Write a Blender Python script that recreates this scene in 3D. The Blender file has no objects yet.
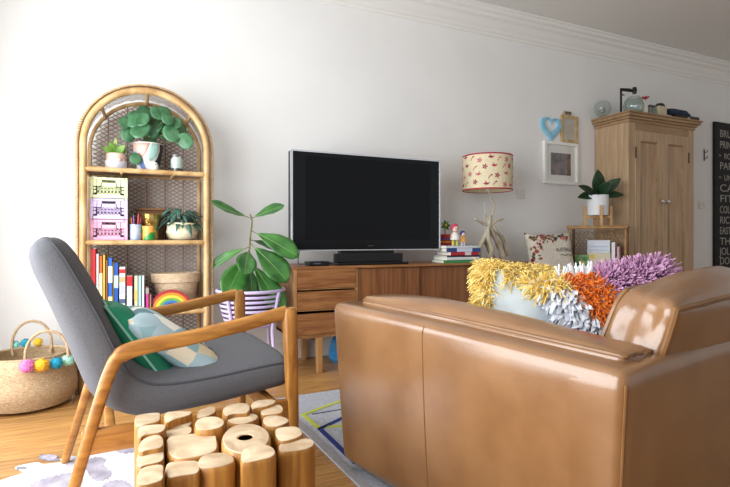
import bpy, bmesh, math, random
from mathutils import Vector, Matrix, noise
R = math.radians
random.seed(7)
sc = bpy.context.scene
col = bpy.context.collection

# ------------------------------------------------------------------ camera, world, light
H = 0.92; FPX = 505.0; YAW = R(24.5)
cam_d = bpy.data.cameras.new('camera'); cam = bpy.data.objects.new('camera', cam_d); col.objects.link(cam)
cam.location = (0, 0, H); cam.rotation_euler = (R(90), 0, -YAW)
cam_d.sensor_width = 36; cam_d.lens = FPX/730*36; cam_d.shift_y = -3.5/730; cam_d.clip_start = .05
sc.camera = cam
world = bpy.data.worlds.new('world'); sc.world = world; world.use_nodes = True
wb = world.node_tree.nodes['Background']; wb.inputs[0].default_value = (.92, .96, 1.0, 1); wb.inputs[1].default_value = 0.45
def area(name, loc, rot, sx, sy, power, c=(1, 1, 1)):
    l = bpy.data.lights.new(name, 'AREA'); l.shape = 'RECTANGLE'; l.size = sx; l.size_y = sy; l.energy = power; l.color = c
    o = bpy.data.objects.new(name, l); col.objects.link(o); o.location = loc; o.rotation_euler = rot; return o
# daylight coming in through the tall window in the left wall
area('window_daylight', (-1.10, 1.55, 1.33), (0, R(-90), 0), 2.3, 3.3, 132, (.93, .97, 1.0))
vs = sc.view_settings
sc.display_settings.display_device = 'sRGB'
vs.view_transform = 'Standard'; vs.look = 'None'; vs.gamma = 1; vs.use_curve_mapping = False; vs.exposure = 0.5

# ------------------------------------------------------------------ helpers
FW = (math.sin(YAW), math.cos(YAW)); RT = (math.cos(YAW), -math.sin(YAW))
def ray(x, y):
    a = (x-365)/FPX
    return Vector((FW[0]+a*RT[0], FW[1]+a*RT[1], -(y-240)/FPX))
def at(x, y, Y):
    r = ray(x, y); return r*(Y/r.y)+Vector((0, 0, H))
def on(x, y, Z):
    r = ray(x, y); return r*((Z-H)/r.z)+Vector((0, 0, H))

def lin(h):
    h = h.lstrip('#'); o = []
    for i in (0, 2, 4):
        c = int(h[i:i+2], 16)/255; o.append(c/12.92 if c <= .04045 else ((c+.055)/1.055)**2.4)
    return (*o, 1)
MATS = {}
def M(name, c1, c2=None, rough=.5, scale=8, stretch=(1, 1, 1), bump=0, detail=4, metal=0, rnd=0, spec=.5, bscale=None, lo=.35, hi=.65, dist=0, trans=0, sub=0, voro=False):
    if name in MATS: return MATS[name]
    m = bpy.data.materials.new(name); m.use_nodes = True; nt = m.node_tree; N = nt.nodes; L = nt.links
    b = N['Principled BSDF']; b.inputs['Roughness'].default_value = rough; b.inputs['Metallic'].default_value = metal
    b.inputs['Specular IOR Level'].default_value = spec
    b.inputs['Transmission Weight'].default_value = trans
    if trans: b.inputs['IOR'].default_value = 1.3
    b.inputs['Base Color'].default_value = lin(c1)
    out = None
    if c2 or bump:
        tc = N.new('ShaderNodeTexCoord'); mp = N.new('ShaderNodeMapping'); mp.inputs['Scale'].default_value = stretch
        L.new(tc.outputs['Object'], mp.inputs[0])
        if rnd:
            oi = N.new('ShaderNodeObjectInfo'); vm = N.new('ShaderNodeVectorMath'); vm.operation = 'ADD'
            sca = N.new('ShaderNodeMath'); sca.operation = 'MULTIPLY'; sca.inputs[1].default_value = 37
            L.new(oi.outputs['Random'], sca.inputs[0]); L.new(mp.outputs[0], vm.inputs[0]); L.new(sca.outputs[0], vm.inputs[1]); src = vm.outputs[0]
        else: src = mp.outputs[0]
        if voro:
            no = N.new('ShaderNodeTexVoronoi'); no.inputs['Scale'].default_value = scale; fac = no.outputs['Distance']
        else:
            no = N.new('ShaderNodeTexNoise'); no.inputs['Scale'].default_value = scale; no.inputs['Detail'].default_value = detail; no.inputs['Distortion'].default_value = dist; fac = no.outputs['Fac']
        L.new(src, no.inputs['Vector'])
    if c2:
        rp = N.new('ShaderNodeValToRGB'); rp.color_ramp.elements[0].position = lo; rp.color_ramp.elements[1].position = hi
        rp.color_ramp.elements[0].color = lin(c1); rp.color_ramp.elements[1].color = lin(c2)
        L.new(fac, rp.inputs[0]); out = rp.outputs[0]
        if rnd:
            hs = N.new('ShaderNodeHueSaturation'); mr = N.new('ShaderNodeMapRange'); mr.inputs[3].default_value = 1-rnd; mr.inputs[4].default_value = 1+rnd
            L.new(oi.outputs['Random'], mr.inputs[0]); L.new(mr.outputs[0], hs.inputs['Value']); L.new(out, hs.inputs['Color']); out = hs.outputs[0]
        L.new(out, b.inputs['Base Color'])
    if bump:
        bp = N.new('ShaderNodeBump'); bp.inputs['Strength'].default_value = bump; bp.inputs['Distance'].default_value = .01
        if bscale:
            n2 = N.new('ShaderNodeTexNoise'); n2.inputs['Scale'].default_value = bscale; n2.inputs['Detail'].default_value = 3; L.new(src, n2.inputs['Vector']); L.new(n2.outputs['Fac'], bp.inputs['Height'])
        else: L.new(fac, bp.inputs['Height'])
        L.new(bp.outputs[0], b.inputs['Normal'])
    MATS[name] = m; return m
def P(c, rough=.5, **k): return M('paint_'+c.strip('#')+str(rough)+''.join(str(v) for v in k.values()), c, rough=rough, **k)

class MB:
    def __init__(s): s.v = []; s.f = []
    def add(s, vs, fs):
        o = len(s.v); s.v += [Vector(v) for v in vs]; s.f += [tuple(i+o for i in f) for f in fs]; return s
    def box(s, c, d, rz=0, taper=1, m=None):
        x, y, z = (q/2 for q in d); vs = []
        for sz in (-1, 1):
            t = taper if sz < 0 else 1
            for sx, sy in ((-1, -1), (1, -1), (1, 1), (-1, 1)):
                p = Vector((sx*x*t, sy*y*t, sz*z))
                if rz: p = Matrix.Rotation(rz, 3, 'Z') @ p
                if m: p = m @ p
                vs.append(p+Vector(c))
        return s.add(vs, [(3, 2, 1, 0), (4, 5, 6, 7), (0, 1, 5, 4), (1, 2, 6, 5), (2, 3, 7, 6), (3, 0, 4, 7)])
    def loft(s, rings, closed=True, caps=True, loop=False):
        n = len(rings[0]); vs = [p for r in rings for p in r]; fs = []
        k = len(rings)
        for i in range(k if loop else k-1):
            a = i*n; b = ((i+1) % k)*n
            for j in range(n if closed else n-1):
                j2 = (j+1) % n; fs.append((a+j, a+j2, b+j2, b+j))
        if caps and closed and not loop: fs += [tuple(range(n-1, -1, -1)), tuple((k-1)*n+j for j in range(n))]
        return s.add(vs, fs)
    def tube(s, pts, r, n=8, up=None, p=2, loop=False, caps=True):
        pts = [Vector(q) for q in pts]; k = len(pts); rings = []; prev = None
        for i in range(k):
            if loop: t = pts[(i+1) % k]-pts[i-1]
            else: t = pts[min(i+1, k-1)]-pts[max(i-1, 0)]
            t.normalize()
            ri = r[i] if isinstance(r, list) else r
            a, b = ri if isinstance(ri, tuple) else (ri, ri)
            if up is not None: u = Vector(up)
            elif prev is not None: u = prev
            else: u = Vector((0, 0, 1)) if abs(t.z) < .9 else Vector((0, 1, 0))
            x = t.cross(u)
            if x.length < 1e-5: x = t.cross(Vector((1, .3, .2)))
            x.normalize(); y = x.cross(t); y.normalize(); prev = y
            ring = []
            for j in range(n):
                th = 2*math.pi*(j+.5)/n; c, sn = math.cos(th), math.sin(th)
                if p != 2: c = math.copysign(abs(c)**(2/p), c); sn = math.copysign(abs(sn)**(2/p), sn)
                ring.append(pts[i]+x*a*c+y*b*sn)
            rings.append(ring)
        return s.loft(rings, True, caps, loop)
    def lathe(s, prof, c=(0, 0, 0), n=20, sx=1, sy=1, caps=True):
        c = Vector(c); rings = [[c+Vector((r*sx*math.cos(2*math.pi*j/n), r*sy*math.sin(2*math.pi*j/n), z)) for j in range(n)] for r, z in prof]
        return s.loft(rings, True, caps)
    def sphere(s, c, r, n=12, k=8, sc=(1, 1, 1)):
        c = Vector(c); rings = []
        for i in range(k+1):
            a = -math.pi/2+math.pi*i/k; a = max(min(a, 1.5), -1.5)
            rings.append([c+Vector((sc[0]*r*math.cos(a)*math.cos(2*math.pi*j/n), sc[1]*r*math.cos(a)*math.sin(2*math.pi*j/n), sc[2]*r*math.sin(a))) for j in range(n)])
        return s.loft(rings)
    def prism(s, out, z0, z1):
        n = len(out); return s.loft([[Vector((x, y, z)) for x, y in out] for z in (z0, z1)])
    def grid(s, fn, nu, nv):
        vs = [fn(i/nu, j/nv) for j in range(nv+1) for i in range(nu+1)]
        return s.add(vs, [(j*(nu+1)+i, j*(nu+1)+i+1, (j+1)*(nu+1)+i+1, (j+1)*(nu+1)+i) for j in range(nv) for i in range(nu)])
    def xf(s, m, start=0):
        for i in range(start, len(s.v)): s.v[i] = m @ s.v[i]
        return s
    def mesh(s, name, smooth=40, bevel=0, seg=2):
        me = bpy.data.meshes.new(name); me.from_pydata([tuple(v) for v in s.v], [], s.f)
        bm = bmesh.new(); bm.from_mesh(me)
        if bevel:
            bmesh.ops.remove_doubles(bm, verts=bm.verts, dist=1e-5)
            es = [e for e in bm.edges if e.is_manifold and e.calc_face_angle(0) > R(35)]
            bmesh.ops.bevel(bm, geom=es, offset=bevel, segments=seg, profile=.5, affect='EDGES', clamp_overlap=True)
        bmesh.ops.recalc_face_normals(bm, faces=bm.faces)
        bm.to_mesh(me); bm.free()
        if smooth:
            for p in me.polygons: p.use_smooth = True
            me.set_sharp_from_angle(angle=R(smooth))
        return me
    def build(s, name, mat, parent=None, smooth=40, bevel=0, seg=2, kind=None, label=None):
        me = s.mesh(name, smooth, bevel, seg); me.materials.append(mat)
        o = bpy.data.objects.new(name, me); col.objects.link(o)
        if parent: o.parent = parent
        if kind: o['kind'] = kind
        if label: o['label'] = label
        return o
def tag(o, label, cat, group=None):
    o['label'] = label; o['category'] = cat
    if group: o['group'] = group
    return o
def T(name, label, cat, loc=(0, 0, 0), rz=0, group=None):
    o = bpy.data.objects.new(name, None); col.objects.link(o); o.location = loc; o.rotation_euler = (0, 0, rz); o.empty_display_size = .05
    return tag(o, label, cat, group)
def place(o, mw): o.location = mw.to_translation(); o.rotation_euler = mw.to_euler(); return o
def axes(c, x, y):
    x = Vector(x).normalized(); z = x.cross(Vector(y)).normalized(); y = z.cross(x)
    return Matrix(((x.x, y.x, z.x, c[0]), (x.y, y.y, z.y, c[1]), (x.z, y.z, z.z, c[2]), (0, 0, 0, 1)))
def lerp(a, b, t): return a+(b-a)*t
def smooth_path(pts, k=6, closed=False):
    pts = [Vector(p) for p in pts]; n = len(pts); out = []
    for i in range(n if closed else n-1):
        if closed: p0, p1, p2, p3 = pts[i-1], pts[i], pts[(i+1) % n], pts[(i+2) % n]
        else: p0, p1, p2, p3 = pts[max(i-1, 0)], pts[i], pts[i+1], pts[min(i+2, n-1)]
        for j in range(k):
            t = j/k; out.append(.5*((2*p1)+(p2-p0)*t+(2*p0-5*p1+4*p2-p3)*t*t+(3*p1-p0-3*p2+p3)*t**3))
    if not closed: out.append(pts[-1])
    return out
def text_mesh(body, size, depth=.0006, align='LEFT', sx=1):
    cu = bpy.data.curves.new('t', 'FONT'); cu.body = body; cu.size = size; cu.extrude = depth; cu.align_x = align
    o = bpy.data.objects.new('t', cu); col.objects.link(o); bpy.context.view_layer.update()
    me = bpy.data.meshes.new_from_object(o.evaluated_get(bpy.context.evaluated_depsgraph_get()))
    bpy.data.objects.remove(o); bpy.data.curves.remove(cu)
    for v in me.vertices: v.co.x *= sx
    return me
def letters(name, body, size, mat, parent, mw, sx=1, align='LEFT', fn=None):
    me = text_mesh(body, size, .0006, align, sx); me.name = name; me.materials.clear(); me.materials.append(mat)
    for v in me.vertices:
        v.co = fn(v.co) if fn else mw @ v.co
    o = bpy.data.objects.new(name, me); col.objects.link(o); o.parent = parent; return o

# ------------------------------------------------------------------ materials
m_wall = M('wall_paint', '#e8e7e5', '#ecebe9', rough=.7, scale=2, bump=.03, bscale=180)
m_ceil = M('ceiling_paint', '#dedcd8', rough=.8)
m_trim = M('trim_paint', '#e9e7e2', rough=.45)
m_plank = M('floor_board', '#9c6c3c', '#c09256', rough=.33, scale=9, stretch=(.55, 9, 9), bump=.04, rnd=.13, detail=6)
m_oak = M('oak', '#8f5a22', '#b67e3a', rough=.38, scale=7, stretch=(1, 6, 6), bump=.03, detail=6, dist=.6)
m_oakv = M('oak_upright', '#8f5a22', '#b67e3a', rough=.38, scale=7, stretch=(6, 6, 1), bump=.03, detail=6, dist=.6)
m_teak = M('teak', '#7d4c2a', '#a87446', rough=.4, scale=5, stretch=(.6, 9, 9), bump=.02, detail=6, dist=.8)
m_teakv = M('teak_upright_grain', '#6f4325', '#96633c', rough=.4, scale=7, stretch=(6, 6, .25), bump=.02, detail=5, dist=.5)
m_teakl = M('teak_pale_edge', '#a67748', '#c0925f', rough=.45, scale=5, stretch=(4, 4, .6), detail=5)
m_pine = M('pine', '#a88b6a', '#bfa282', rough=.5, scale=5, stretch=(6, 6, .4), bump=.03, detail=6, dist=.7)
m_pined = M('pine_dark', '#957655', '#ad8d69', rough=.5, scale=5, stretch=(.5, 6, 6), bump=.03, detail=6)
m_ratt = M('rattan_cane', '#ac8450', '#d6b684', rough=.42, scale=14, stretch=(1, 1, .5), bump=.05, detail=4)
m_weave = M('woven_cane', '#856a5c', '#ad9484', rough=.6, scale=60)
m_wrap = M('pale_cane_binding', '#c9a377', '#e6cfae', rough=.5, scale=60)
m_darkc = M('dark_cane', '#5b3d22', '#7d5a34', rough=.5, scale=20)
m_grey = M('grey_wool', '#5c5c60', '#656569', rough=.95, scale=260, bump=.15, detail=2, spec=.2)
m_leather = M('tan_leather', '#7d5735', '#8d6642', rough=.3, scale=5, bump=.035, bscale=120, detail=5, spec=.5)
for _n in [MATS['tan_leather'].node_tree.nodes['Principled BSDF']]: _n.inputs['Coat Weight'].default_value = .75; _n.inputs['Coat Roughness'].default_value = .22
m_pipe = M('leather_piping', '#75502e', '#86603c', rough=.35, scale=8)
m_logtop = M('sawn_log_end', '#b09474', '#d2bd9e', rough=.6, scale=14, bump=.08, detail=5, rnd=.06, dist=.8)
m_logside = M('log_side', '#8a5820', '#b47e38', rough=.5, scale=6, stretch=(5, 5, .5), bump=.1, detail=5, rnd=.12, dist=1)
m_white = P('#eeeeea', .5); m_black = P('#0b0b0d', .35); m_silver = P('#c3c6cb', .28, metal=.9)
m_leaf = M('fig_leaf', '#2a5c26', '#4a843a', rough=.33, scale=9, bump=.2, detail=2)
m_leafd = M('rubber_leaf', '#16301c', '#28492c', rough=.3, scale=9)
m_pilea = M('pilea_leaf', '#2c5c38', '#568a62', rough=.32, scale=12)
m_succ = M('succulent_leaf', '#5c8a2f', '#82ad4d', rough=.45, scale=12)
m_trail = M('trailing_leaf', '#24483a', '#577a6b', rough=.4, scale=14)
m_stem = M('stem', '#5f5a2a', '#7d7440', rough=.6, scale=30)
m_soil = M('soil', '#2b1d13', '#4a3524', rough=.95, scale=60, bump=.5)
m_lilac = P('#d3c4ee', .4); m_jute = M('seagrass', '#a98b68', '#cdb593', rough=.85, scale=70, stretch=(1, 1, 4), bump=.6, detail=2)
def glass(name, tint='#ffffff'):
    m = bpy.data.materials.new(name); m.use_nodes = True; N = m.node_tree.nodes; L = m.node_tree.links
    N.remove(N['Principled BSDF']); tr = N.new('ShaderNodeBsdfTransparent'); tr.inputs[0].default_value = lin(tint); gl = N.new('ShaderNodeBsdfGlossy'); gl.inputs['Roughness'].default_value = .04
    lw = N.new('ShaderNodeLayerWeight'); lw.inputs[0].default_value = .3; mu = N.new('ShaderNodeMath'); mu.operation = 'MULTIPLY_ADD'; mu.inputs[1].default_value = .35; mu.inputs[2].default_value = .04; L.new(lw.outputs['Facing'], mu.inputs[0]); mx = N.new('ShaderNodeMixShader'); L.new(mu.outputs[0], mx.inputs[0]); L.new(tr.outputs[0], mx.inputs[1]); L.new(gl.outputs[0], mx.inputs[2]); L.new(mx.outputs[0], N['Material Output'].inputs[0]); return m
m_glass = glass('clear_glass', '#f0f5f4'); m_pane = glass('thin_glass')
m_paper = M('paper', '#e8e4da', '#d6d0c2', rough=.8, scale=200, stretch=(1, 1, 1))

# ------------------------------------------------------------------ setting
WY = 3.80; LX = -1.02; RX = 7.4; CZ = 3.02
def struct(o): o['kind'] = 'structure'; return o
wb_ = struct(MB().box(((LX+RX)/2, WY+.1, CZ/2), (RX-LX+.4, .2, CZ)).build('wall_back', m_wall, smooth=0))
struct(MB().box(((LX+RX)/2, .9, CZ+.05), (RX-LX+.4, 6.2, .1)).build('ceiling', m_ceil, smooth=0))
struct(MB().box((RX+.1, .9, CZ/2), (.2, 5.8, CZ)).build('wall_right', m_wall, smooth=0))
WY0, WY1, WZ0, WZ1 = -.1, 3.2, .18, 2.48
mb = MB()
mb.box((LX-.1, (WY1+WY)/2, CZ/2), (.2, WY-WY1, CZ)); mb.box((LX-.1, (-2.2+WY0)/2, CZ/2), (.2, WY0+2.2, CZ))
mb.box((LX-.1, (WY0+WY1)/2, WZ0/2), (.2, WY1-WY0, WZ0)); mb.box((LX-.1, (WY0+WY1)/2, (WZ1+CZ)/2), (.2, WY1-WY0, CZ-WZ1))
struct(mb.build('wall_left', m_wall, smooth=0))
win = struct(MB().box((LX-.03, WY0+.03, 1.33), (.06, .06, 2.3)).box((LX-.03, WY1-.03, 1.33), (.06, .06, 2.3)).box((LX-.03, 1.55, WZ0+.03), (.06, 3.18, .06)).box((LX-.03, 1.55, WZ1-.03), (.06, 3.18, .06)).build('window_1', m_trim, smooth=0))
for yy in (1.0, 2.1): MB().box((LX-.03, yy, 1.33), (.05, .05, 2.18)).build('mullion', m_trim, win, smooth=0)
# floor: underlay plus single boards
fl = struct(MB().box(((LX+RX)/2, .9, -.045), (RX-LX+.4, 6.2, .05)).build('floor', P('#3a2413', .8), smooth=0))
BW = .083; y = WY-.02; row = 0; pk = {}
while y > .35:
    x = LX-.05-random.random()*1.2
    while x < 6.2:
        Ln = random.choice((1.2, 1.6, 2.0, 2.4))
        if x+Ln > LX:
            if Ln not in pk:
                pk[Ln] = MB().box((Ln/2, 0, -.01), (Ln-.003, BW-.003, .02)).mesh('plank', 0, .0012, 1); pk[Ln].materials.append(m_plank)
            o = bpy.data.objects.new('plank', pk[Ln]); col.objects.link(o); o.location = (x, y-BW/2, 0); o.parent = fl
        x += Ln
    y -= BW
# near floor that the camera does not see
MB().box(((LX+RX)/2, (y-2.2)/2, -.01), (RX-LX+.4, y+2.2, .02)).build('near_boards', m_plank, fl, smooth=0)
struct(MB().box(((LX+RX)/2, WY-.009, .065), (RX-LX, .018, .13)).build('baseboard_back', m_trim, smooth=0, bevel=.004))
# moulded cornice: profile swept along the wall
prof = [(0, 2.815), (.012, 2.82), (.018, 2.84), (.03, 2.85), (.034, 2.875), (.06, 2.90), (.075, 2.935), (.11, 2.95), (.12, 2.97), (.15, 2.98), (.16, 3.0), (.175, 3.005), (.18, CZ+.01), (0, CZ+.01)]
struct(MB().loft([[Vector((X, WY+.002-d, z)) for d, z in prof] for X in (LX, RX)]).build('trim_1', m_trim, smooth=25))

# ------------------------------------------------------------------ lattice weaving
def lattice(fn, inside, u0, u1, v0, v1, ang=30, sp=.024, w=.0062, seg=.035):
    mb = MB(); 
    for sgn in (1, -1):
        d = Vector((math.cos(R(ang)), sgn*math.sin(R(ang)))); nn = Vector((-d.y, d.x))
        cs = [Vector((a, b)).dot(nn) for a in (u0, u1) for b in (v0, v1)]; ds = [Vector((a, b)).dot(d) for a in (u0, u1) for b in (v0, v1)]
        c = min(cs)+sp/2; lift = .0012*sgn
        while c < max(cs):
            t = min(ds)
            while t < max(ds):
                pa = nn*c+d*t; pb = nn*c+d*(t+seg)
                if inside(pa.x, pa.y) and inside(pb.x, pb.y):
                    mb.add([fn(q.x, q.y, lift) for q in (pa-nn*w/2, pb-nn*w/2, pb+nn*w/2, pa+nn*w/2)], [(0, 1, 2, 3)])
                t += seg
            c += sp
    return mb

# ------------------------------------------------------------------ rattan arched shelf
SX, SY, SD = .074, 3.45, .32; SR = .355; SZ = 1.50
shelf = T('rattan_shelf', 'tall arched rattan shelf unit with woven back against the white wall', 'shelf', (SX, SY, 0))
def arch(r, y, z0=0, n=24, zc=SZ):
    pts = [Vector((-r, y, z0)), Vector((-r, y, zc*.5))]
    pts += [Vector((-r*math.cos(math.pi*i/n), y, zc+r*math.sin(math.pi*i/n))) for i in range(n+1)]
    return pts+[Vector((r, y, zc*.5)), Vector((r, y, z0))]
MB().tube(arch(SR, 0), .021, 10, up=(0, 1, 0)).build('front_arch', m_ratt, shelf)
MB().tube(arch(SR+.038, .012), .008, 8, up=(0, 1, 0)).build('outer_rim', m_ratt, shelf)
MB().tube(arch(SR+.026, -.004), .006, 6, up=(0, 1, 0)).build('inner_rim', m_darkc, shelf)
MB().tube(arch(SR-.012, SD-.03), .013, 8, up=(0, 1, 0)).build('rear_arch', m_ratt, shelf)
# cane wrapped in a spiral between the rim poles
mb = MB(); base = arch(SR+.030, .004, 0, 40); dense = []
for a, b in zip(base, base[1:]):
    k = max(1, int((b-a).length/.0125)); dense += [a.lerp(b, i/k) for i in range(k)]
for i, p in enumerate(dense[:-1]):
    t = (dense[i+1]-p).normalized(); nrm = Vector((t.z, 0, -t.x)); q = p+Vector((0, -.008, 0))
    mb.tube([q-nrm*.011-t*.004, q+Vector((0, -.003, 0)), q+nrm*.011+t*.004], .0032, 4)
mb.build('rim_binding', m_wrap, shelf, kind='stuff')
def inback(x, z):
    if z < .03 or abs(x) > SR-.01: return False
    return z < SZ or x*x+(z-SZ)**2 < (SR-.01)**2
lattice(lambda u, v, l: Vector((u, SD-.02+l, v)), inback, -SR, SR, 0, SZ+SR).build('woven_back', m_weave, shelf, smooth=0, kind='stuff')
# woven sides and arch lining
LA = math.pi*SR+2*SZ
def side(s, d, l):
    rr = SR+.012+l*.5
    if s < SZ: return Vector((-rr, d, s))
    if s > LA-SZ: return Vector((rr, d, LA-s))
    a = (s-SZ)/SR; return Vector((-rr*math.cos(a), d, SZ+rr*math.sin(a)))
lattice(side, lambda s, d: .04 < s < LA-.04 and .012 < d < SD-.02, 0, LA, 0, SD, ang=62, sp=.017).build('woven_side', m_weave, shelf, smooth=0, kind='stuff')
for X in (-.235, -.118, 0, .118, .235):
    zt = SZ+math.sqrt(SR**2-X*X)-.02
    MB().tube([(X, SD-.012, .03), (X, SD-.012, zt)], .004, 6).build('back_pole', m_darkc, shelf)
for a in (90, 42, 138):
    c, s = -math.cos(R(a)), math.sin(R(a)); MB().tube([(c*(SR-.005), 0, SZ+s*(SR-.005)), (c*(SR-.02), SD-.03, SZ+s*(SR-.02))], .011, 8).build('arch_strut', m_ratt, shelf)
SHZ = (1.362, .918, .470, .10)
for z in SHZ:
    b = MB().box((0, SD/2-.01, z-.007), (2*SR-.03, SD-.05, .012)).build('shelf_board', m_weave, shelf, smooth=0)
    MB().tube([(-SR, -.002, z-.013), (SR, -.002, z-.013)], .0155, 8).build('front_rail', m_ratt, b)
    MB().tube([(-SR, SD-.04, z-.013), (SR, SD-.04, z-.013)], .012, 8).build('rear_rail', m_ratt, b)
    for X in (-.15, .15): MB().tube([(X, 0, z-.024), (X, SD-.05, z-.024)], .009, 6).build('cross_strut', m_ratt, b)
    for s in (-1, 1): MB().tube([(s*(SR-.012), -.0, z-.022), (s*(SR-.012), SD-.04, z-.022)], .010, 6).build('side_rail', m_ratt, b)
for s in (-1, 1):
    MB().tube([(s*(SR-.018), SD-.04, 0), (s*(SR-.018), SD-.04, SZ+.02)], .011, 8).build('rear_post', m_ratt, shelf)
def S(px, py, dy): return at(px, py, SY+dy)

def leaf(mb, base, d, length, width, shape='ovate', bend=.3, up=(0, 0, 1), fold=.15, nu=7, nv=4, wave=0):
    d = Vector(d).normalized(); up = Vector(up); side_ = d.cross(up)
    if side_.length < .05: side_ = d.cross(Vector((.3, 1, 0)))
    side_.normalize(); nrm = side_.cross(d)
    def w(t):
        if shape == 'round': return math.sqrt(max(0, 1-(2*t-1)**2))
        if shape == 'obovate': return (math.sin(math.pi*min(1, t**1.25))**.62)*(.55+.45*t)
        return math.sin(math.pi*t**.8)**.8
    st = len(mb.v)
    def fn(a, b):
        t = .004+.992*a; q = (b-.5)*2; ww = width/2*max(.03, w(t))
        return Vector(base)+d*(length*t)+side_*(q*ww)-Vector((0, 0, 1))*(bend*length*t*t)+nrm*(fold*ww*abs(q)+wave*width*math.sin(t*19)*abs(q)*.3)
    mb.grid(fn, nu, nv)
def sheet(o, t=.0012):
    m = o.modifiers.new('thick', 'SOLIDIFY'); m.thickness = t; m.offset = 0; return o

# ---- top shelf
def pot(name, label, p, prof, mat, cat='pot'):
    t = T(name, label, cat, p); MB().lathe(prof, n=24).build('pot', mat, t, 50)
    return t
Z1 = SHZ[0]
# painted pot with pilea: blocks of paint as real glaze areas via material
pp = S(148, 166, .17); pp.z = Z1
t = pot('potted_pilea', 'round-leaved pilea plant in a pot painted with pink, blue, mint and black', pp, [(.06, 0), (.066, .008), (.094, .183), (.096, .188), (.089, .188), (.085, .165)], P('#ece8e2', .45), 'plant')
MB().lathe([(.001, .166), (.086, .168), (.001, .17)], n=16, caps=False).build('soil', m_soil, t)
# flat areas of paint on the pot wall (angle in degrees from the front, height)
def pot_patch(c, rows):
    mb = MB(); n = 8; rg = []
    for z, a0, a1 in rows:
        r_ = .066+(.094-.066)*(z-.008)/.175+.0012
        rg.append([Vector((r_*math.sin(R(lerp(a0, a1, k/n))), -r_*math.cos(R(lerp(a0, a1, k/n))), z)) for k in range(n+1)])
    sheet(mb.loft(rg, closed=False).build('paint_patch', P(c, .45), t), .0008)
pot_patch('#efb0a0', [(.095, -30, -22), (.12, -52, -10), (.15, -70, -2), (.182, -75, 6)])
pot_patch('#7f9fe0', [(.012, -30, -8), (.06, -58, -22), (.10, -80, -34), (.13, -92, -60)])
pot_patch('#a9d2c6', [(.07, 4, 14), (.10, -2, 34), (.14, 2, 44), (.182, 10, 40)])
pot_patch('#14161c', [(.012, 30, 60), (.05, 22, 78), (.09, 42, 92), (.14, 52, 96), (.182, 46, 92)])
for px, py, s in ((133, 118, 32), (146, 113, 34), (154, 122, 36), (128, 134, 26), (166, 125, 30), (172, 132, 34), (158, 112, 28), (140, 128, 36), (185, 140, 30), (150, 138, 26), (164, 112, 26), (125, 122, 22), (180, 128, 24), (136, 158, 22), (142, 118, 28), (160, 130, 30), (168, 118, 24), (130, 126, 26), (152, 130, 26), (176, 122, 22)):
    c = at(px, py, SY+.10+random.uniform(-.07, .06))-Vector(pp); L_ = s/505*3.3*.55
    mb = MB(); d = Vector((c.x*3+random.uniform(-.3, .3), -.35, -.8)).normalized(); st = c-d*L_*.5
    leaf(mb, st, d, L_, L_*.95, 'round', .12, up=Vector((random.uniform(-.45, .45), -1, random.uniform(.1, .6))), fold=-.1, nu=8, nv=6)
    lf = sheet(mb.build('leaf', m_pilea, t))
    MB().tube(smooth_path([(0, 0, .165), (c.x*.3, c.y*.3, .165+(c.z-.165)*.6), c-d*L_*.05]), .0022, 5).build('stalk', m_stem, lf)
fp = S(116, 165, .12); fp.z = Z1
t = pot('face_planter', 'white planter with pinkish top holding a green succulent on the top rattan shelf', fp, [(.05, 0), (.062, .02), (.064, .055), (.058, .06)], M('marbled_ceramic', '#f0eeec', '#c9d2e6', rough=.3, scale=9, lo=.5, hi=.72), 'plant')
MB().lathe([(.058, .058), (.055, .10), (.05, .105), (.047, .098)], n=20).build('pink_band', P('#e8c6b4', .5), t)
MB().sphere((.02, -.055, .06), .014).build('bead', P('#e6b6a6', .5), t)
for i in range(9):
    a = R(20+i*18); mb = MB(); leaf(mb, (0, 0, .09), (math.cos(a)*1.0, math.sin(i*2.4)*.5, .9), .08+.015*(i % 3), .045, 'ovate', .15, up=(0, -1, .3)); sheet(mb.build('leaf', m_succ, t), .004)
mb = MB(); leaf(mb, (-.01, 0, .10), (.1, -.1, 1), .11, .03, 'ovate', 0, up=(0, -1, 0)); sheet(mb.build('leaf', M('succulent_tall', '#8fb04e', '#b0c770', scale=20), t), .004)
d_ = S(154, 166, .032); d_.z = Z1
t = T('figurine', 'tiny white round figurine with a black face in front of the painted pot', 'figurine', d_)
MB().lathe([(.02, 0), (.026, .01), (.027, .03), (.018, .05), (.004, .056)], n=16).build('body', m_white, t)
for dx, dz in ((-.008, .036), (.008, .036)): MB().sphere((dx, -.0225, dz), .0035, 8, 6).build('eye', m_black, t)
MB().tube([(-.006, -.0255, .024), (0, -.027, .022), (.006, -.0255, .024)], .0015, 5).build('mouth', m_black, t)
cj = S(177, 168, .1); cj.z = Z1
t = T('candle_jar', 'white candle in a clear glass jar at the right of the top rattan shelf', 'candle', cj)
MB().lathe([(.038, 0), (.043, .005), (.044, .115), (.041, .115), (.040, .008), (.001, .006)], n=24, caps=False).build('jar', m_glass, t)
MB().lathe([(.037, .028), (.039, .04), (.039, .085), (.026, .102), (.003, .106)], n=20).build('candle', M('wax', '#f7f5f0', rough=.6), t)
MB().lathe([(.036, .008), (.038, .012), (.038, .027), (.001, .0275)], n=20, caps=False).build('dark_base', P('#2a2420', .5), t)

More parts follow.
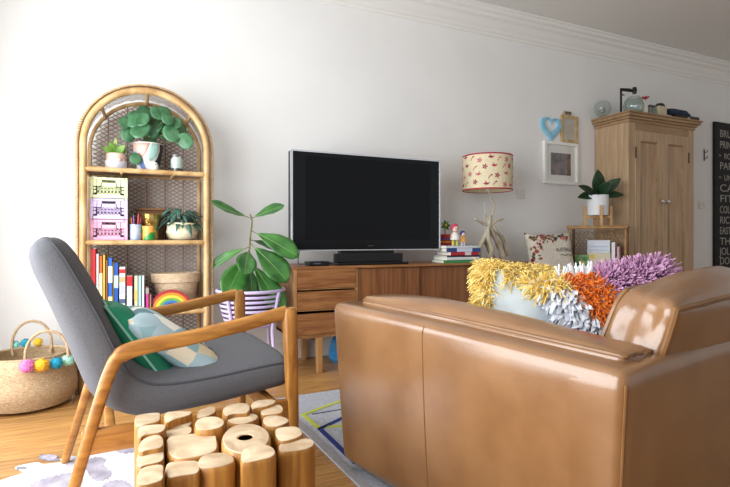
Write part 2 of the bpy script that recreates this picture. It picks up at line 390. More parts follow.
# ---- second shelf: three folding crates, pencils, tin, glass, potted trailing plant
Z2 = SHZ[1]
def crate(z, c, label):
    p = S(109.5, 238, .13); p.z = z; mt = P(c, .45); t = T('folding_crate', label, 'crate', p, 0, 'plastic crates stacked on the rattan shelf')
    w, d, h = .208, .19, .129
    MB().box((0, 0, .006), (w-.01, d-.01, .008)).build('base', mt, t, 0)
    mb = MB()
    for sx in (-1, 1):
        for sy in (-1, 1): mb.box((sx*(w/2-.009), sy*(d/2-.009), h/2), (.018, .018, h-.003))
    mb.build('corner_posts', mt, t, 0)
    for z_, hh in ((h-.009, .014), (.012, .016)):
        mb = MB()
        for sy in (-1, 1): mb.box((0, sy*(d/2-.005), z_), (w-.03, .01, hh))
        for sx in (-1, 1): mb.box((sx*(w/2-.005), 0, z_), (.01, d-.03, hh))
        mb.build('rim', mt, t, 0)
    # walls pierced by a hand hole and rows of small holes
    for sy, rot in ((-1, 0), (1, 0), (-1, 1), (1, 1)):
        W_ = (d if rot else w)-.034; mb = MB(); nx, nz = 9, 5
        def bx(x, z, a, b):
            if rot: mb.box((sy*(w/2-.006), x, z), (.006, a, b))
            else: mb.box((x, sy*(d/2-.006), z), (a, .006, b))
        for z_, hh in ((.026, .012), (.052, .006), (.070, .006), (.116, .008)): bx(0, z_, W_, hh)
        for sg in (-1, 1): bx(sg*(W_/2-.012), .066, .024, .10); bx(sg*W_*.30, .088, W_*.16, .05)
        bx(0, .0845, W_*.5, .022)
        for k in range(nx+1): bx(-W_/2+W_*k/nx, .05, .007, .05)
        mb.build('wall', mt, t, 0)
    return t
crate(Z2, '#f4b4d2', 'pink plastic folding crate, lowest of the three stacked')
crate(Z2+.1295, '#dcc8f0', 'lilac plastic folding crate, middle of the three stacked')
crate(Z2+.259, '#e6ecb8', 'pale yellow-green plastic folding crate, topmost of the three stacked')
bp = S(150, 238, .242); bp.z = Z2
t = T('wooden_box', 'brown wooden box standing behind the gold canister on the rattan shelf', 'box', bp)
MB().box((0, 0, .10), (.17, .07, .20)).build('body', P('#7a4f2c', .5), t, 0, .004)
MB().box((0, -.005, .207), (.185, .085, .014)).build('lid', P('#8f6238', .5), t, 0, .003)
gp = S(151, 238, .142); gp.z = Z2
t = T('gold_canister', 'shiny gold foil canister between the pencil glass and the cream pot', 'canister', gp)
MB().lathe([(.042, 0), (.045, .004), (.045, .09), (.05, .12), (.06, .17), (.055, .172), (.04, .12)], n=14).build('body', M('gold_foil', '#c99a3a', '#f0d58a', rough=.22, scale=24, metal=.9, bump=.6), t, 20)
mp_ = S(149, 238, .038); mp_.z = Z2
t = T('printed_glass', 'short tumbler printed with green and orange fruit in front of gold canister', 'tumbler', mp_)
MB().lathe([(.03, 0), (.037, .004), (.041, .09), (.038, .09), (.034, .006), (.001, .005)], n=20, caps=False).build('cup', M('fruit_print', '#f0a04a', '#2f8a3a', rough=.25, scale=13, lo=.44, hi=.5, detail=1), t)
pg = S(136, 238, .06); pg.z = Z2
t = T('pencil_glass', 'glass tumbler of coloured pencils beside the stacked crates', 'tumbler', pg)
MB().lathe([(.030, 0), (.034, .004), (.036, .10), (.034, .10), (.031, .006), (.001, .005)], n=20, caps=False).build('cup', M('frosted_blue_glass', '#b8c4d8', '#8ca0c0', rough=.2, scale=20), t)
for i, c in enumerate(('#c43a5a', '#3a5ac4', '#2f8a4a', '#d98a2a', '#7a3a9a', '#c42a2a')):
    a = i*1.05; MB().tube([(.012*math.cos(a), .012*math.sin(a), .01), (.028*math.cos(a), .022*math.sin(a), .135+.012*(i % 3)), (.0295*math.cos(a), .0235*math.sin(a), .148+.012*(i % 3))], [.0042, .0042, .0006], 6).build('pencil', P(c, .4), t)
tp = S(182, 239, .125); tp.z = Z2
t = pot('potted_trailing_plant', 'cream round pot with a dark trailing plant on the middle rattan shelf', tp, [(.05, 0), (.085, .012), (.10, .05), (.101, .055), (.098, .06), (.09, .105), (.093, .115), (.082, .115), (.08, .10)], M('cream_glaze', '#efe2b8', '#f4ecd0', rough=.35, scale=8), 'plant')
MB().lathe([(.001, .102), (.079, .103), (.001, .105)], n=16, caps=False).build('soil', m_soil, t)
for i in range(70):
    a = random.uniform(0, 2*math.pi); rr = random.uniform(.02, .075); b = Vector((math.cos(a)*rr, math.sin(a)*rr*.9, .10+random.uniform(.015, .11)))
    d = Vector((math.cos(a)*1.0, min(math.sin(a), .4)-.1, random.uniform(-.5, .35))); mb = MB()
    leaf(mb, b, d, random.uniform(.06, .105), .03, 'ovate', random.uniform(.3, .9), up=(0, -.3, 1), nu=5, nv=2); sheet(mb.build('leaf', m_trail, t), .001)

# ---- third shelf: books, basket, rainbow
Z3 = SHZ[2]
def book(label, loc, rz, w, h, th, c, group, lean=0, flat=False, cat='book', page='#e9e4d6', spine=None):
    """upright: thickness along local x, spine towards local -y, height z; flat: lies on its side"""
    t = T('book', label, cat, loc, rz, group); mt = P(c, .45)
    m = Matrix.Rotation(lean, 4, 'Y')
    if flat: m = Matrix.Translation((0, 0, th/2)) @ Matrix.Rotation(R(90), 4, 'Y') @ Matrix.Translation((0, 0, -h/2))
    cv = MB().box((-th/2+.001, 0, h/2), (.002, w, h)).box((th/2-.001, 0, h/2), (.002, w, h)).box((0, -w/2+.001, h/2), (th, .002, h)).xf(m).build('cover', mt, t, 0)
    MB().box((0, .002, h/2), (th-.004, w-.006, h-.006)).xf(m).build('pages', P(page, .8), t, 0)
    if spine:
        for z0, z1, c2 in spine: MB().box((0, -w/2-.0003, h*(z0+z1)/2), (th*.96, .001, h*(z1-z0))).xf(m).build('spine_print', P(c2, .5), cv, 0)
    return t
gb = 'books standing on the third rattan shelf'
x0 = S(92, 310, .05).x
def bk(px0, px1, top, c, what, spine=None, lean=0, dy=.02):
    a = S(px0, 310, dy); b = S(px1, 310, dy); th = b.x-a.x-.0015
    h = at((px0+px1)/2, top, SY+dy).z-Z3
    o = book(what, ((a.x+b.x)/2, SY+dy+.09, Z3+.0005), 0, .18, h, th, c, gb, lean, spine=spine)
    return o
bk(90.5, 96, 249, '#c8202a', 'red hardback, leftmost on the third rattan shelf')
bk(96, 99, 254, '#dfe3e6', 'thin pale book between the red hardback and the orange ones')
bk(99, 102.5, 256, '#c9622a', 'rust orange book right of the thin pale one', [(.3, .7, '#e6d0a8')])
bk(102.5, 105.5, 255, '#e0a83a', 'mustard yellow thin book left of the tall blue ones')
bk(105.5, 108, 260, '#8a5a34', 'short brown book squeezed before the blue ones')
bk(108, 112.5, 258, '#2a62b8', 'blue tall picture book with pale spine patches', [(.2, .3, '#e8d9a0'), (.55, .85, '#d8e4f0')])
bk(112.5, 113.8, 262, '#e9c23a', 'very thin yellow book between the blue ones')
bk(113.8, 118.5, 263, '#1f54a8', 'darker blue book beside the white toy catalogue', [(.1, .16, '#e0e0e0'), (.5, .75, '#b0c8e8')])
bk(119, 125.5, 267, '#ecebe8', 'white thick book with a red square on its spine', [(.86, .95, '#d02a2a'), (.66, .78, '#c8a878'), (.2, .3, '#4a5a78'), (.4, .6, '#b8bcc4')])
bk(126.5, 132.5, 276, '#efeeec', 'white book with a red top to its spine', [(.72, .995, '#c81f2c')])
bk(134, 138, 276, '#e6dcae', 'cream short book in the pale trio', [(.3, .6, '#d0b870')])
bk(138, 141.5, 276, '#a6cdd6', 'light blue short book in the pale trio')
bk(141.5, 144.5, 276, '#ece8de', 'ivory short book in the pale trio')
bk(145.5, 149, 288, '#c83a9a', 'magenta small book nearest the woven shelf basket', [(.75, .99, '#9a9a90')])
bk(149.5, 151, 295, '#e8c83a', 'small thin yellow booklet beside the toy rainbow'); bk(151, 152.5, 295, '#6a4aa0', 'small thin purple booklet beside the toy rainbow')
bsk = S(176, 308, .183); bsk.z = Z3
t = T('shelf_basket', 'woven straw basket with folded rim standing on the third rattan shelf', 'basket', bsk)
MB().lathe([(.11, .002), (.118, .02), (.148, .205), (.152, .207), (.145, .20), (.112, .03), (.001, .02)], n=28, sy=.68, caps=False).build('body', M('straw', '#bfa382', '#dcc8aa', rough=.85, scale=60, stretch=(1, 1, 3), bump=.6, detail=2), t)
MB().lathe([(.147, .165), (.155, .17), (.16, .225), (.154, .23), (.149, .215)], n=28, sy=.68, caps=False).build('folded_rim', MATS['straw'], t)
rb = S(171, 309, .045); rb.z = Z3
t = T('rainbow_toy', 'wooden stacking rainbow toy leaning before the straw basket', 'toy', rb, 0)
for i, c in enumerate(('#b23038', '#e0922f', '#edd04a', '#6fae4e', '#3a78b8', '#4a3a90', '#d05a6a')):
    ro = .128-i*.0165; ri = ro-.0160; n = 20
    out = [(ro*math.cos(math.pi*k/n), ro*math.sin(math.pi*k/n)) for k in range(n+1)]+[(ri*math.cos(math.pi*k/n), ri*math.sin(math.pi*k/n)) for k in range(n, -1, -1)]
    mb = MB().prism(out, -.02, .02); mb.xf(Matrix.Rotation(R(90), 4, 'X')); mb.build('arch_piece', P(c, .5), t, 30)
# bottom shelf
Z4 = SHZ[3]
tb = S(180, 330, .15); tb.z = Z4
t = T('toy_tub', 'round tub of toys on the bottom rattan shelf behind the armchair', 'tub', tb)
MB().lathe([(.10, 0), (.105, .01), (.12, .16), (.115, .16), (.10, .015), (.001, .012)], n=24, caps=False).build('body', P('#8fa0ae', .5), t)
for (dx, dy, dz, r, c, lb) in ((-.03, -.03, .165, .058, '#c8242c', 'red ball with a white patch in the toy tub'), (.055, -.02, .155, .034, '#e6e8ea', 'small white ball in the toy tub'), (.045, .055, .16, .036, '#3f3f86', 'dark blue ball in the toy tub')):
    o = MB().sphere((0, 0, 0), r, 20, 12).build('ball', P(c, .35), None); o.location = tb+Vector((dx, dy, dz)); tag(o, lb, 'ball', 'balls in the toy tub')
    if r > .05: MB().lathe([(.03, .0504), (.02, .0556), (.001, .0590)], n=16, caps=False).xf(Matrix.Rotation(R(70), 4, 'X')).build('patch', m_white, o)

# ------------------------------------------------------------------ belly basket on floor
bb = Vector((-.545, 3.352, 0))
t = T('belly_basket', 'large seagrass belly basket with pompoms on the floor by the wall', 'basket', bb)
MB().lathe([(.16, .002), (.215, .02), (.240, .07), (.245, .11), (.24, .145), (.232, .165), (.230, .18), (.226, .22), (.216, .262), (.20, .285), (.194, .282), (.208, .25), (.216, .19), (.22, .10), (.15, .02), (.001, .018)], n=40, caps=False).build('body', m_jute, t)
MB().tube([(.198*math.cos(a*math.pi/18), .198*math.sin(a*math.pi/18), .285) for a in range(36)], .007, 6, loop=True).build('rim', m_jute, t)
for px, py, Y, w, top in ((47, 356, 3.185, .20, 331), (32, 346, 3.52, .20, 321)):
    c = at(px, py, Y)-bb; c.z = .285; zt = at(px, top, Y).z; n = 14; yy = c.y
    pts = [Vector((c.x-w/2*.92, yy*.98, .25))]+[Vector((c.x-w/2*math.cos(math.pi*i/n), yy, .285+(zt-.285)*math.sin(math.pi*i/n)**.8)) for i in range(n+1)]+[Vector((c.x+w/2*.92, yy*.98, .25))]
    MB().tube(pts, .008, 7).build('handle', m_jute, t)
def pompom(c, r, mat, parent):
    mb = MB().sphere(c, r*.86, 12, 8)
    for i in range(130):
        a = random.uniform(0, 6.283); z = random.uniform(-1, 1); q = math.sqrt(1-z*z); n = Vector((q*math.cos(a), q*math.sin(a), z)); s = n.orthogonal().normalized()*r*.07
        b = Vector(c)+n*r*.8; mb.add([b-s, b+s, b+n.cross(s), b+n*r*.28], [(0, 1, 3), (1, 2, 3), (2, 0, 3)])
    return mb.build('pompom', mat, parent, 0)
for px, py, Y, c, r in ((27, 366, 3.11, '#d47ab8', .038), (41.5, 365, 3.12, '#eab32e', .038), (56.5, 363, 3.15, '#1f8fae', .034), (68, 360, 3.20, '#a6e0cf', .034), (15, 345, 3.545, '#8fd6cf', .028), (25.5, 343, 3.55, '#2f9ab0', .028), (38, 342, 3.54, '#e6bf3e', .028)):
    pompom(at(px, py, Y)-bb, r, M('wool_'+c.strip('#'), c, rough=.95), t)

# ------------------------------------------------------------------ cowhide rug
hide = [(-.52, 2.20), (-.46, 2.33), (-.40, 2.37), (-.44, 2.44), (-.37, 2.455), (-.33, 2.42), (-.24, 2.43), (-.2, 2.52), (-.12, 2.50), (-.02, 2.60), (.12, 2.55), (.3, 2.62), (.42, 2.5), (.36, 2.3), (.4, 2.1), (.30, 1.85), (.34, 1.6), (.2, 1.45), (.1, 1.25), (-.1, 1.3), (-.2, 1.2), (-.3, 1.45), (-.25, 1.7), (-.42, 1.8), (-.55, 2.0), (-.50, 2.1)]
hp = smooth_path([(x, y, 0) for x, y in hide], 4, True)
m_hide = M('cowhide', '#e2dfe2', '#d3cfd6', rough=.9, scale=5, bump=.3, bscale=150)
hd = T('cowhide_rug', 'white cowhide rug with grey patches under the armchair', 'rug')
MB().prism([(p.x, p.y) for p in hp], .0005, .004).build('hide', m_hide, hd, 30)
m_patch = M('cowhide_patch', '#8f8894', '#b3adb8', rough=.9, scale=14, bump=.3, bscale=150)
for pp_ in ([(30, 487), (42, 479), (56, 475), (70, 473), (82, 476), (80, 487), (60, 493)], [(86, 462), (95, 457), (106, 459), (104, 465), (112, 472), (108, 479), (96, 481), (88, 474)], [(102, 487), (110, 481), (122, 480), (130, 484), (134, 491), (118, 495)], [(60, 460), (70, 456), (86, 457), (84, 463), (70, 467)], [(40, 457.5), (48, 454.5), (58, 456), (50, 460)], [(112, 447), (122, 442), (134, 444), (134, 452), (120, 453)]):
    q = smooth_path([on(x, y, .0045) for x, y in pp_], 5, True)
    MB().prism([(p.x*(1+.008*math.sin(i*1.9)), p.y*(1+.004*math.sin(i*2.7))) for i, p in enumerate(q)], .0035, .0046).build('grey_patch', m_patch, hd, 30)
for pp_ in ([(38, 458), (41, 454), (52, 456), (62, 460), (50, 461)], [(16, 467), (26, 466.5), (27, 469), (17, 469.5)]):
    q = [on(x, y, .004) for x, y in pp_]; MB().prism([(p.x, p.y) for p in q], .0006, .0042).build('ragged_edge', P('#7f7a84', .9), hd, 30)

# ------------------------------------------------------------------ area rug
RA = R(2.5)
rug = T('area_rug', 'pale grey rug with lime and navy lines running under the leather sofa', 'rug', (.775, 1.25, 0), RA)
RW, RL = 2.4, 1.60
m_rug = M('rug_pile', '#a9acb6', '#bcc0ca', rough=1, scale=60, bump=.5, bscale=300)
MB().box((RW/2, RL/2, .006), (RW, RL, .011)).build('pile', m_rug, rug, 0, .004)
MB().box((.018, RL/2, .0125), (.036, RL-.02, .003)).build('border', M('rug_border', '#8f8d90', '#a3a1a3', rough=1, scale=90), rug, 0)
def stripe(name, pts, w, c):
    mb = MB(); pts = [Vector((x, y, 0)) for x, y in pts]
    rings = []
    for i, p in enumerate(pts):
        t1 = (pts[min(i+1, len(pts)-1)]-pts[min(i, len(pts)-2)]).normalized(); t0 = (pts[max(i, 1)]-pts[max(i-1, 0)]).normalized(); t_ = (t0+t1).normalized(); n = Vector((-t_.y, t_.x, 0))*(w/2/max(.4, t_.dot(t1)))
        rings.append([p+n+Vector((0, 0, .0105)), p+n+Vector((0, 0, .0145)), p-n+Vector((0, 0, .0145)), p-n+Vector((0, 0, .0105))])
    mb.loft(rings); mb.build(name, M('pile_'+c.strip('#'), c, rough=1, bump=.5, bscale=300), rug, 30)
def rl(px, py):
    p = on(px, py, .014)-rug.location; return ((Matrix.Rotation(-RA, 3, 'Z') @ p).x, (Matrix.Rotation(-RA, 3, 'Z') @ p).y)
stripe('lime_stripe', [rl(348, 398), rl(303, 414.5), rl(320, 428.5)], .022, '#c3cc4a')
stripe('lime_stripe', [rl(322, 427), rl(350, 425)], .02, '#c3cc4a')
stripe('navy_stripe', [rl(350, 414), rl(320, 428.5), rl(356, 463)], .024, '#24357a')
stripe('navy_stripe', [rl(348, 408), rl(312, 414)], .006, '#4a5068')

# ------------------------------------------------------------------ armchair
AC = Vector((.132, 2.077, 0)); AR = R(3.8)
arm = T('armchair', 'mid-century armchair with curved oak arms and grey wool upholstery', 'armchair', AC, AR)
for s in (-1, 1):
    y = s*.352
    leg = smooth_path([(-.372, y, 0.006), (-.325, y, .17), (-.262, y, .40), (-.225, y, .52), (-.195, y, .568), (-.13, y, .588), (0, y, .602), (.2, y, .636), (.335, y, .664)], 5)
    n = len(leg); rad = []
    for i in range(n):
        q = i/(n-1)
        if q < .5: rad.append((lerp(.015, .020, min(1, q*2.2)), lerp(.015, .021, min(1, q*2.2))))
        else: rad.append((lerp(.025, .023, (q-.5)*2), lerp(.020, .015, (q-.5)*2)))
    MB().tube(leg, rad, 14, up=(0, 1, 0) if False else None, p=3).build('rear_leg_and_armrest', m_oak, arm)
    MB().tube([(.362, y, .006), (.358, y, .30), (.352, y, .52), (.347, y, .655), (.345, y, .678)], [(.015, .014), (.021, .020), (.024, .022), (.026, .024), (.02, .018)], 14, p=3.2).build('front_leg', m_oakv, arm)
    MB().box((.03, s*.350, .318), (.66, .028, .075)).build('side_rail', m_oak, arm, 40, .008)
MB().box((.30, 0, .315), (.03, .69, .06)).build('cross_rail', m_oak, arm, 40, .006)
MB().box((-.22, 0, .30), (.03, .69, .05)).build('cross_rail', m_oak, arm, 40, .006)
# upholstered shell: seat and back in one sweep
st = [(.372, .437, .03, .25, 0), (.364, .437, .10, .292, 0), (.345, .436, .135, .305, 0), (.25, .428, .145, .308, 0), (.1, .412, .15, .308, 0), (-.03, .402, .15, .308, .005), (-.125, .408, .165, .306, .008), (-.205, .455, .17, .304, .01), (-.255, .545, .15, .302, .015), (-.30, .65, .14, .30, .018), (-.345, .75, .13, .296, .018), (-.388, .84, .12, .288, .018), (-.408, .885, .10, .275, .015), (-.420, .908, .07, .25, .012), (-.426, .917, .03, .21, .01)]
path = smooth_path([(a[0], 0, a[1]) for a in st], 4); N_ = len(path)
rings = []
for i, p in enumerate(path):
    q = i/4; k = min(int(q), len(st)-2); f_ = q-k; th, hw, barrel = (lerp(st[k][j], st[k+1][j], f_) for j in (2, 3, 4))
    t_ = (path[min(i+1, N_-1)]-path[max(i-1, 0)]).normalized(); n_ = Vector((t_.z, 0, -t_.x))
    ring = []
    for j in range(36):
        a = 2*math.pi*j/36; c, s = math.cos(a), math.sin(a); c = math.copysign(abs(c)**.42, c); s_ = math.copysign(abs(s)**.6, s)
        ring.append(p+Vector((0, hw*c, 0))+n_*(th/2*s_+barrel*(c*c)*1.0))
    rings.append(ring)
up_ = MB().loft(rings).build('upholstery', m_grey, arm, 60)
for j in (2, 16):
    MB().tube([rings[i][j] for i in range(7, N_-6)], .0042, 6).build('seam_piping', P('#46464b', .9), up_)

# ------------------------------------------------------------------ cushions
def cushion(nm, label, mw, w, h, th, mat, cat='cushion', pinch=.09, nu=20, name='cover', wr=.006, seed=0, shear=0):
    def fn(u, v, sg):
        x = w/2*u*(1-pinch*(1-v*v)*abs(u)**3); y = h/2*v*(1-pinch*(1-u*u)*abs(v)**3)
        z = sg*th/2*((max(0, 1-u**4))*(max(0, 1-v**4)))**.55
        z += wr*noise.noise(Vector((u*2.2+seed, v*2.2, sg)))*(1-u**4)*(1-v**4)
        return Vector((x-shear*y, y, z))
    t = bpy.data.objects.new(nm, None); col.objects.link(t); t.empty_display_size = .05; place(t, mw); tag(t, label, cat)
    mb = MB()
    for sg in (1, -1): mb.grid(lambda a, b: fn(2*a-1, 2*b-1, sg), nu, nu)
    me = mb.build(name, mat, t, 60)
    bm = bmesh.new(); bm.from_mesh(me.data); bmesh.ops.remove_doubles(bm, verts=bm.verts, dist=1e-5); bmesh.ops.recalc_face_normals(bm, faces=bm.faces); bm.to_mesh(bm and me.data); bm.free()
    return t, fn
# emerald cushion underneath, pale patterned one on top
a40 = R(43)
ch = Matrix.Translation(AC) @ Matrix.Rotation(AR, 4, 'Z')
v_ax = Vector((-math.cos(a40), 0, math.sin(a40)))
t, fn = cushion('cushion', 'emerald green velvet cushion tucked behind the patterned one in the armchair', ch @ axes((-.122, -.04, .528), (0, 1, -.05), (-.56, .05, .83)), .40, .41, .12, M('green_velvet', '#0b6a4c', '#158562', rough=.7, scale=5), seed=3)
MB().tube([fn(u, v, 1) for u, v in [(math.copysign(1, 1)*1, q/8) for q in range(-8, 8)]+[(-q/8, 1) for q in range(-8, 8)]+[(-1, -q/8) for q in range(-8, 8)]+[(q/8, -1) for q in range(-8, 8)]], .004, 6, loop=True).build('piping', P('#8fc9b8', .7), t)
def patch_mat():
    m = bpy.data.materials.new('landscape_print'); m.use_nodes = True; N = m.node_tree.nodes; L = m.node_tree.links; b = N['Principled BSDF']; b.inputs['Roughness'].default_value = .9
    tc = N.new('ShaderNodeTexCoord'); mp = N.new('ShaderNodeMapping'); mp.inputs['Scale'].default_value = (7, 9.0, 1); mp.inputs['Rotation'].default_value = (0, 0, R(28)); mp.inputs['Location'].default_value = (.35, .1, 0); L.new(tc.outputs['Object'], mp.inputs[0])
    vo = N.new('ShaderNodeTexVoronoi'); vo.voronoi_dimensions = '2D'; vo.inputs['Scale'].default_value = 1.25; L.new(mp.outputs[0], vo.inputs['Vector'])
    rp = N.new('ShaderNodeValToRGB'); rp.color_ramp.interpolation = 'CONSTANT'; cs = ['#a9c0c8', '#e3d8c0', '#7f9ea6', '#ece8dd', '#8fb0b8', '#d8c9a8', '#5f7f86']
    e = rp.color_ramp.elements; e[0].position = 0; e[0].color = lin(cs[0]); e[1].position = .16; e[1].color = lin(cs[1])
    for i, c in enumerate(cs[2:]): q = e.new(.32+.13*i); q.color = lin(c)
    sx = N.new('ShaderNodeSeparateColor'); L.new(vo.outputs['Color'], sx.inputs[0]); L.new(sx.outputs[1], rp.inputs[0])
    L.new(rp.outputs[0], b.inputs['Base Color']); return m
t, fn = cushion('cushion', 'pale blue and cream patterned cushion lying over the emerald one', ch @ axes((-.004, -.045, .532), (0, 1, .0), (-.79, .0, .60)), .41, .42, .12, patch_mat(), seed=9)
# small dark printed blocks along one side of the cushion
for i in range(9):
    u, v = lerp(-.62, -.2, i/8)+.05*(i % 2), lerp(-.05, -.86, i/8)
    mb = MB(); s = .055
    mb.add([fn(u+a*s*(1.2 if i % 3 else .7), v+b_*s*.8, 1)+Vector((0, 0, .0012)) for a, b_ in ((-1, -1), (1, -1), (1, 1), (-1, 1))], [(0, 1, 2, 3)])
    sheet(mb.build('printed_block', P('#233c40' if i % 2 else '#3f6a68', .9), t, 0), .0008)

# ------------------------------------------------------------------ log table
lt = T('log_table', 'low table made of upright sawn log ends beside the armchair', 'table', (.2, 1.4, 0))
LZ = .42
logs = [  # outlines of the log tops, in photo pixels
 [(134, 417), (140, 414), (159, 412), (161, 415), (160, 421), (150, 424), (136, 427)],
 [(164, 413), (176, 411), (192, 411), (190, 415), (176, 419), (165, 423)],
 [(198, 411), (208, 407), (215, 406), (216, 412), (206, 417), (196, 418)],
 [(222, 408), (234, 403), (247, 403), (251, 407), (248, 413), (234, 414), (224, 416)],
 [(250, 404), (258, 400), (273, 399), (277, 402), (268, 406), (258, 408), (251, 409)],
 [(260, 410), (265, 405), (279, 404), (284, 408), (282, 413), (268, 415), (261, 415)],
 [(137, 428), (146, 425), (164, 424), (167, 427), (162, 432), (146, 435), (138, 438)],
 [(168, 423), (176, 420), (189, 419), (193, 422), (188, 427), (178, 428), (169, 429)],
 [(165, 431), (176, 427), (190, 426), (193, 429), (190, 434), (174, 436), (166, 438)],
 [(195, 421), (203, 417), (216, 416), (225, 420), (224, 426), (212, 430), (198, 430), (194, 426)],
 [(224, 417), (232, 413), (246, 412), (259, 415), (257, 420), (244, 424), (230, 423)],
 [(262, 418), (270, 415), (282, 416), (290, 420), (286, 424), (276, 427), (264, 425)],
 [(138, 444), (146, 437), (158, 434), (164, 438), (163, 447), (150, 450), (139, 452)],
 [(166, 437), (176, 434), (214, 432), (219, 439), (219, 450), (206, 456), (180, 460), (168, 456), (165, 446)],
 [(221, 436), (227, 428), (240, 423), (255, 423), (267, 428), (272, 436), (269, 445), (258, 452), (240, 455), (226, 450), (221, 443)],
 [(274, 430), (280, 427), (296, 426), (303, 431), (302, 436), (288, 441), (277, 440)],
 [(136, 455), (146, 451), (162, 450), (165, 453), (163, 461), (148, 465), (137, 467)],
 [(137, 472), (146, 466), (163, 464), (164, 472), (162, 481), (138, 486)],
 [(165, 464), (176, 461), (196, 460), (201, 464), (199, 473), (182, 476), (166, 478)],
 [(197, 460), (205, 454), (224, 452), (235, 457), (234, 463), (216, 468), (199, 468)],
 [(240, 452), (247, 447), (266, 444), (276, 449), (275, 456), (262, 460), (242, 463)],
 [(277, 446), (283, 441), (300, 438), (313, 439), (316, 444), (308, 449), (290, 452), (279, 452)]]
for i, px in enumerate(logs):
    z = LZ+(-.012 if i in (7, 8) else .0)+.009*math.sin(i*2.3); pts = [on(x, y, z)-Vector((.2, 1.4, 0)) for x, y in px]
    c = sum(pts, Vector())/len(pts); pts = [Vector((p.x, p.y, 0)) for p in smooth_path([p for p in pts], 3, True)]
    c.z = 0
    def rg(s, z_): return [c+(p-c)*s+Vector((0, 0, z_)) for p in pts]
    sp = 1.10 if i not in (14, 20) else 1.0
    lo = MB().loft([rg(.90, 0.0055), rg(.955, .05), rg(.96, z-.04), rg(.965, z-.013), rg(.94, z-.004), rg(.89, z-.0005)]).build('log', m_logside, lt, 35)
    if i == 14:
        rings = [rg(.915, z-.0026), rg(.88, z+.0008)]; hole = [[c+(p-c).normalized()*.017*q+Vector((0, 0, z_)) for p in pts] for q, z_ in ((1.25, z+.001), (1, z-.004))]
        MB().loft(rings+hole, caps=False).build('sawn_top', m_logtop, lo, 35)
        MB().prism([((c+(p-c).normalized()*.0172).x, (c+(p-c).normalized()*.0172).y) for p in pts], z-.004, z-.0005).build('knot_hole', P('#7a4a22', .8), lo, 35)
    else:
        MB().loft([rg(.915, z-.0026), rg(.88, z+.0005), rg(.5, z+.0022), rg(.05, z+.0025)]).build('sawn_top', m_logtop, lo, 35)
MB().box((.0, 0, .12), (.36, .30, .03)).build('inner_frame', m_logside, lt, 0)

# ------------------------------------------------------------------ fig in lilac wire stool
fg = at(251, 300, 3.41); fg.z = 0
st_ = T('wire_planter_stand', 'lilac slatted metal planter stand on legs between shelf and sideboard', 'planter', fg)
MB().lathe([(.001, .345), (.14, .345), (.14, .353), (.001, .353)], n=24, caps=False).build('tray', m_lilac, st_)
for i in range(7):
    z = .365+i*.031; r = .165+.05*(i/6)**.8
    MB().tube([(r*math.cos(k*math.pi/16), r*math.sin(k*math.pi/16), z) for k in range(32)], [(.0035, .0085)]*32, 6, up=(0, 0, 1), loop=True).build('band', m_lilac, st_)
MB().tube([(.221*math.cos(k*math.pi/16), .221*math.sin(k*math.pi/16), .585) for k in range(32)], .011, 8, loop=True).build('rim', m_lilac, st_)
for k in range(4):
    a = R(38+90*k); c, s = math.cos(a), math.sin(a)
    MB().tube([(c*.205, s*.205, .003), (c*.178, s*.178, .33), (c*.183, s*.183, .37), (c*.232, s*.232, .58)], .0105, 8).build('leg', m_lilac, st_)
t = T('fiddle_leaf_fig', 'young fiddle leaf fig with large glossy leaves in the lilac stand', 'plant', (fg.x, fg.y, .353))
MB().lathe([(.12, .002), (.13, .01), (.15, .20), (.152, .22), (.143, .22), (.138, .19)], n=24).build('pot', P('#4a3f44', .6), t)
MB().lathe([(.001, .19), (.138, .192), (.001, .194)], n=16, caps=False).build('soil', m_soil, t)
def F(px, py, dy=0): return at(px, py, fg.y+dy)-Vector((fg.x, fg.y, .353))
trunk = smooth_path([(0, 0, .19), F(248, 275), F(250, 240), F(252, 222), F(250, 214)], 5)
MB().tube(trunk, [lerp(.008, .004, i/(len(trunk)-1)) for i in range(len(trunk))], 8).build('trunk', m_stem, t)
for b, tip, w, bend, dy in (((250, 218), (215, 205), .085, -.1, -.05), ((250, 219), (281, 206), .085, .05, -.05), ((252, 231), (293, 252), .14, .1, -.10), ((249, 247), (214, 262), .06, .25, .05),
                            ((251, 244), (283, 275), .17, .1, -.12), ((249, 250), (245, 268), .13, .2, -.20), ((247, 256), (229, 290), .16, .1, -.16), ((251, 262), (279, 303), .14, .12, -.14), ((247, 262), (226, 284), .12, .1, .02), ((251, 240), (270, 247), .07, .05, .08), ((250, 265), (252, 292), .09, .1, -.04)):
    p0 = F(b[0], b[1]); p1 = F(tip[0], tip[1], dy); d = p1-p0; L_ = d.length; p1b = p0+d*.12
    d2 = (p1-p1b); d2.z += bend*d2.length*.5; mb = MB()
    leaf(mb, p1b, d2, L_*1.0, w*1.28, 'obovate', bend, up=(0, -1, .45) if abs(d.z) > .09 else (0, -.75, .8), fold=.22, nu=12, nv=6, wave=.05)
    lf = sheet(mb.build('leaf', m_leaf, t), .0015)
    MB().tube([p0, p1b+d*.01], .003, 5).build('stalk', m_stem, lf)
    k_ = len(mb.v)//13//1; mid = [mb.v[j+3*13]+Vector((0, -.0012, .001)) for j in range(13)]
    MB().tube(mid, [lerp(.0026, .0008, j/12) for j in range(13)], 5).build('midrib', M('leaf_vein', '#7fa860', rough=.5), lf)

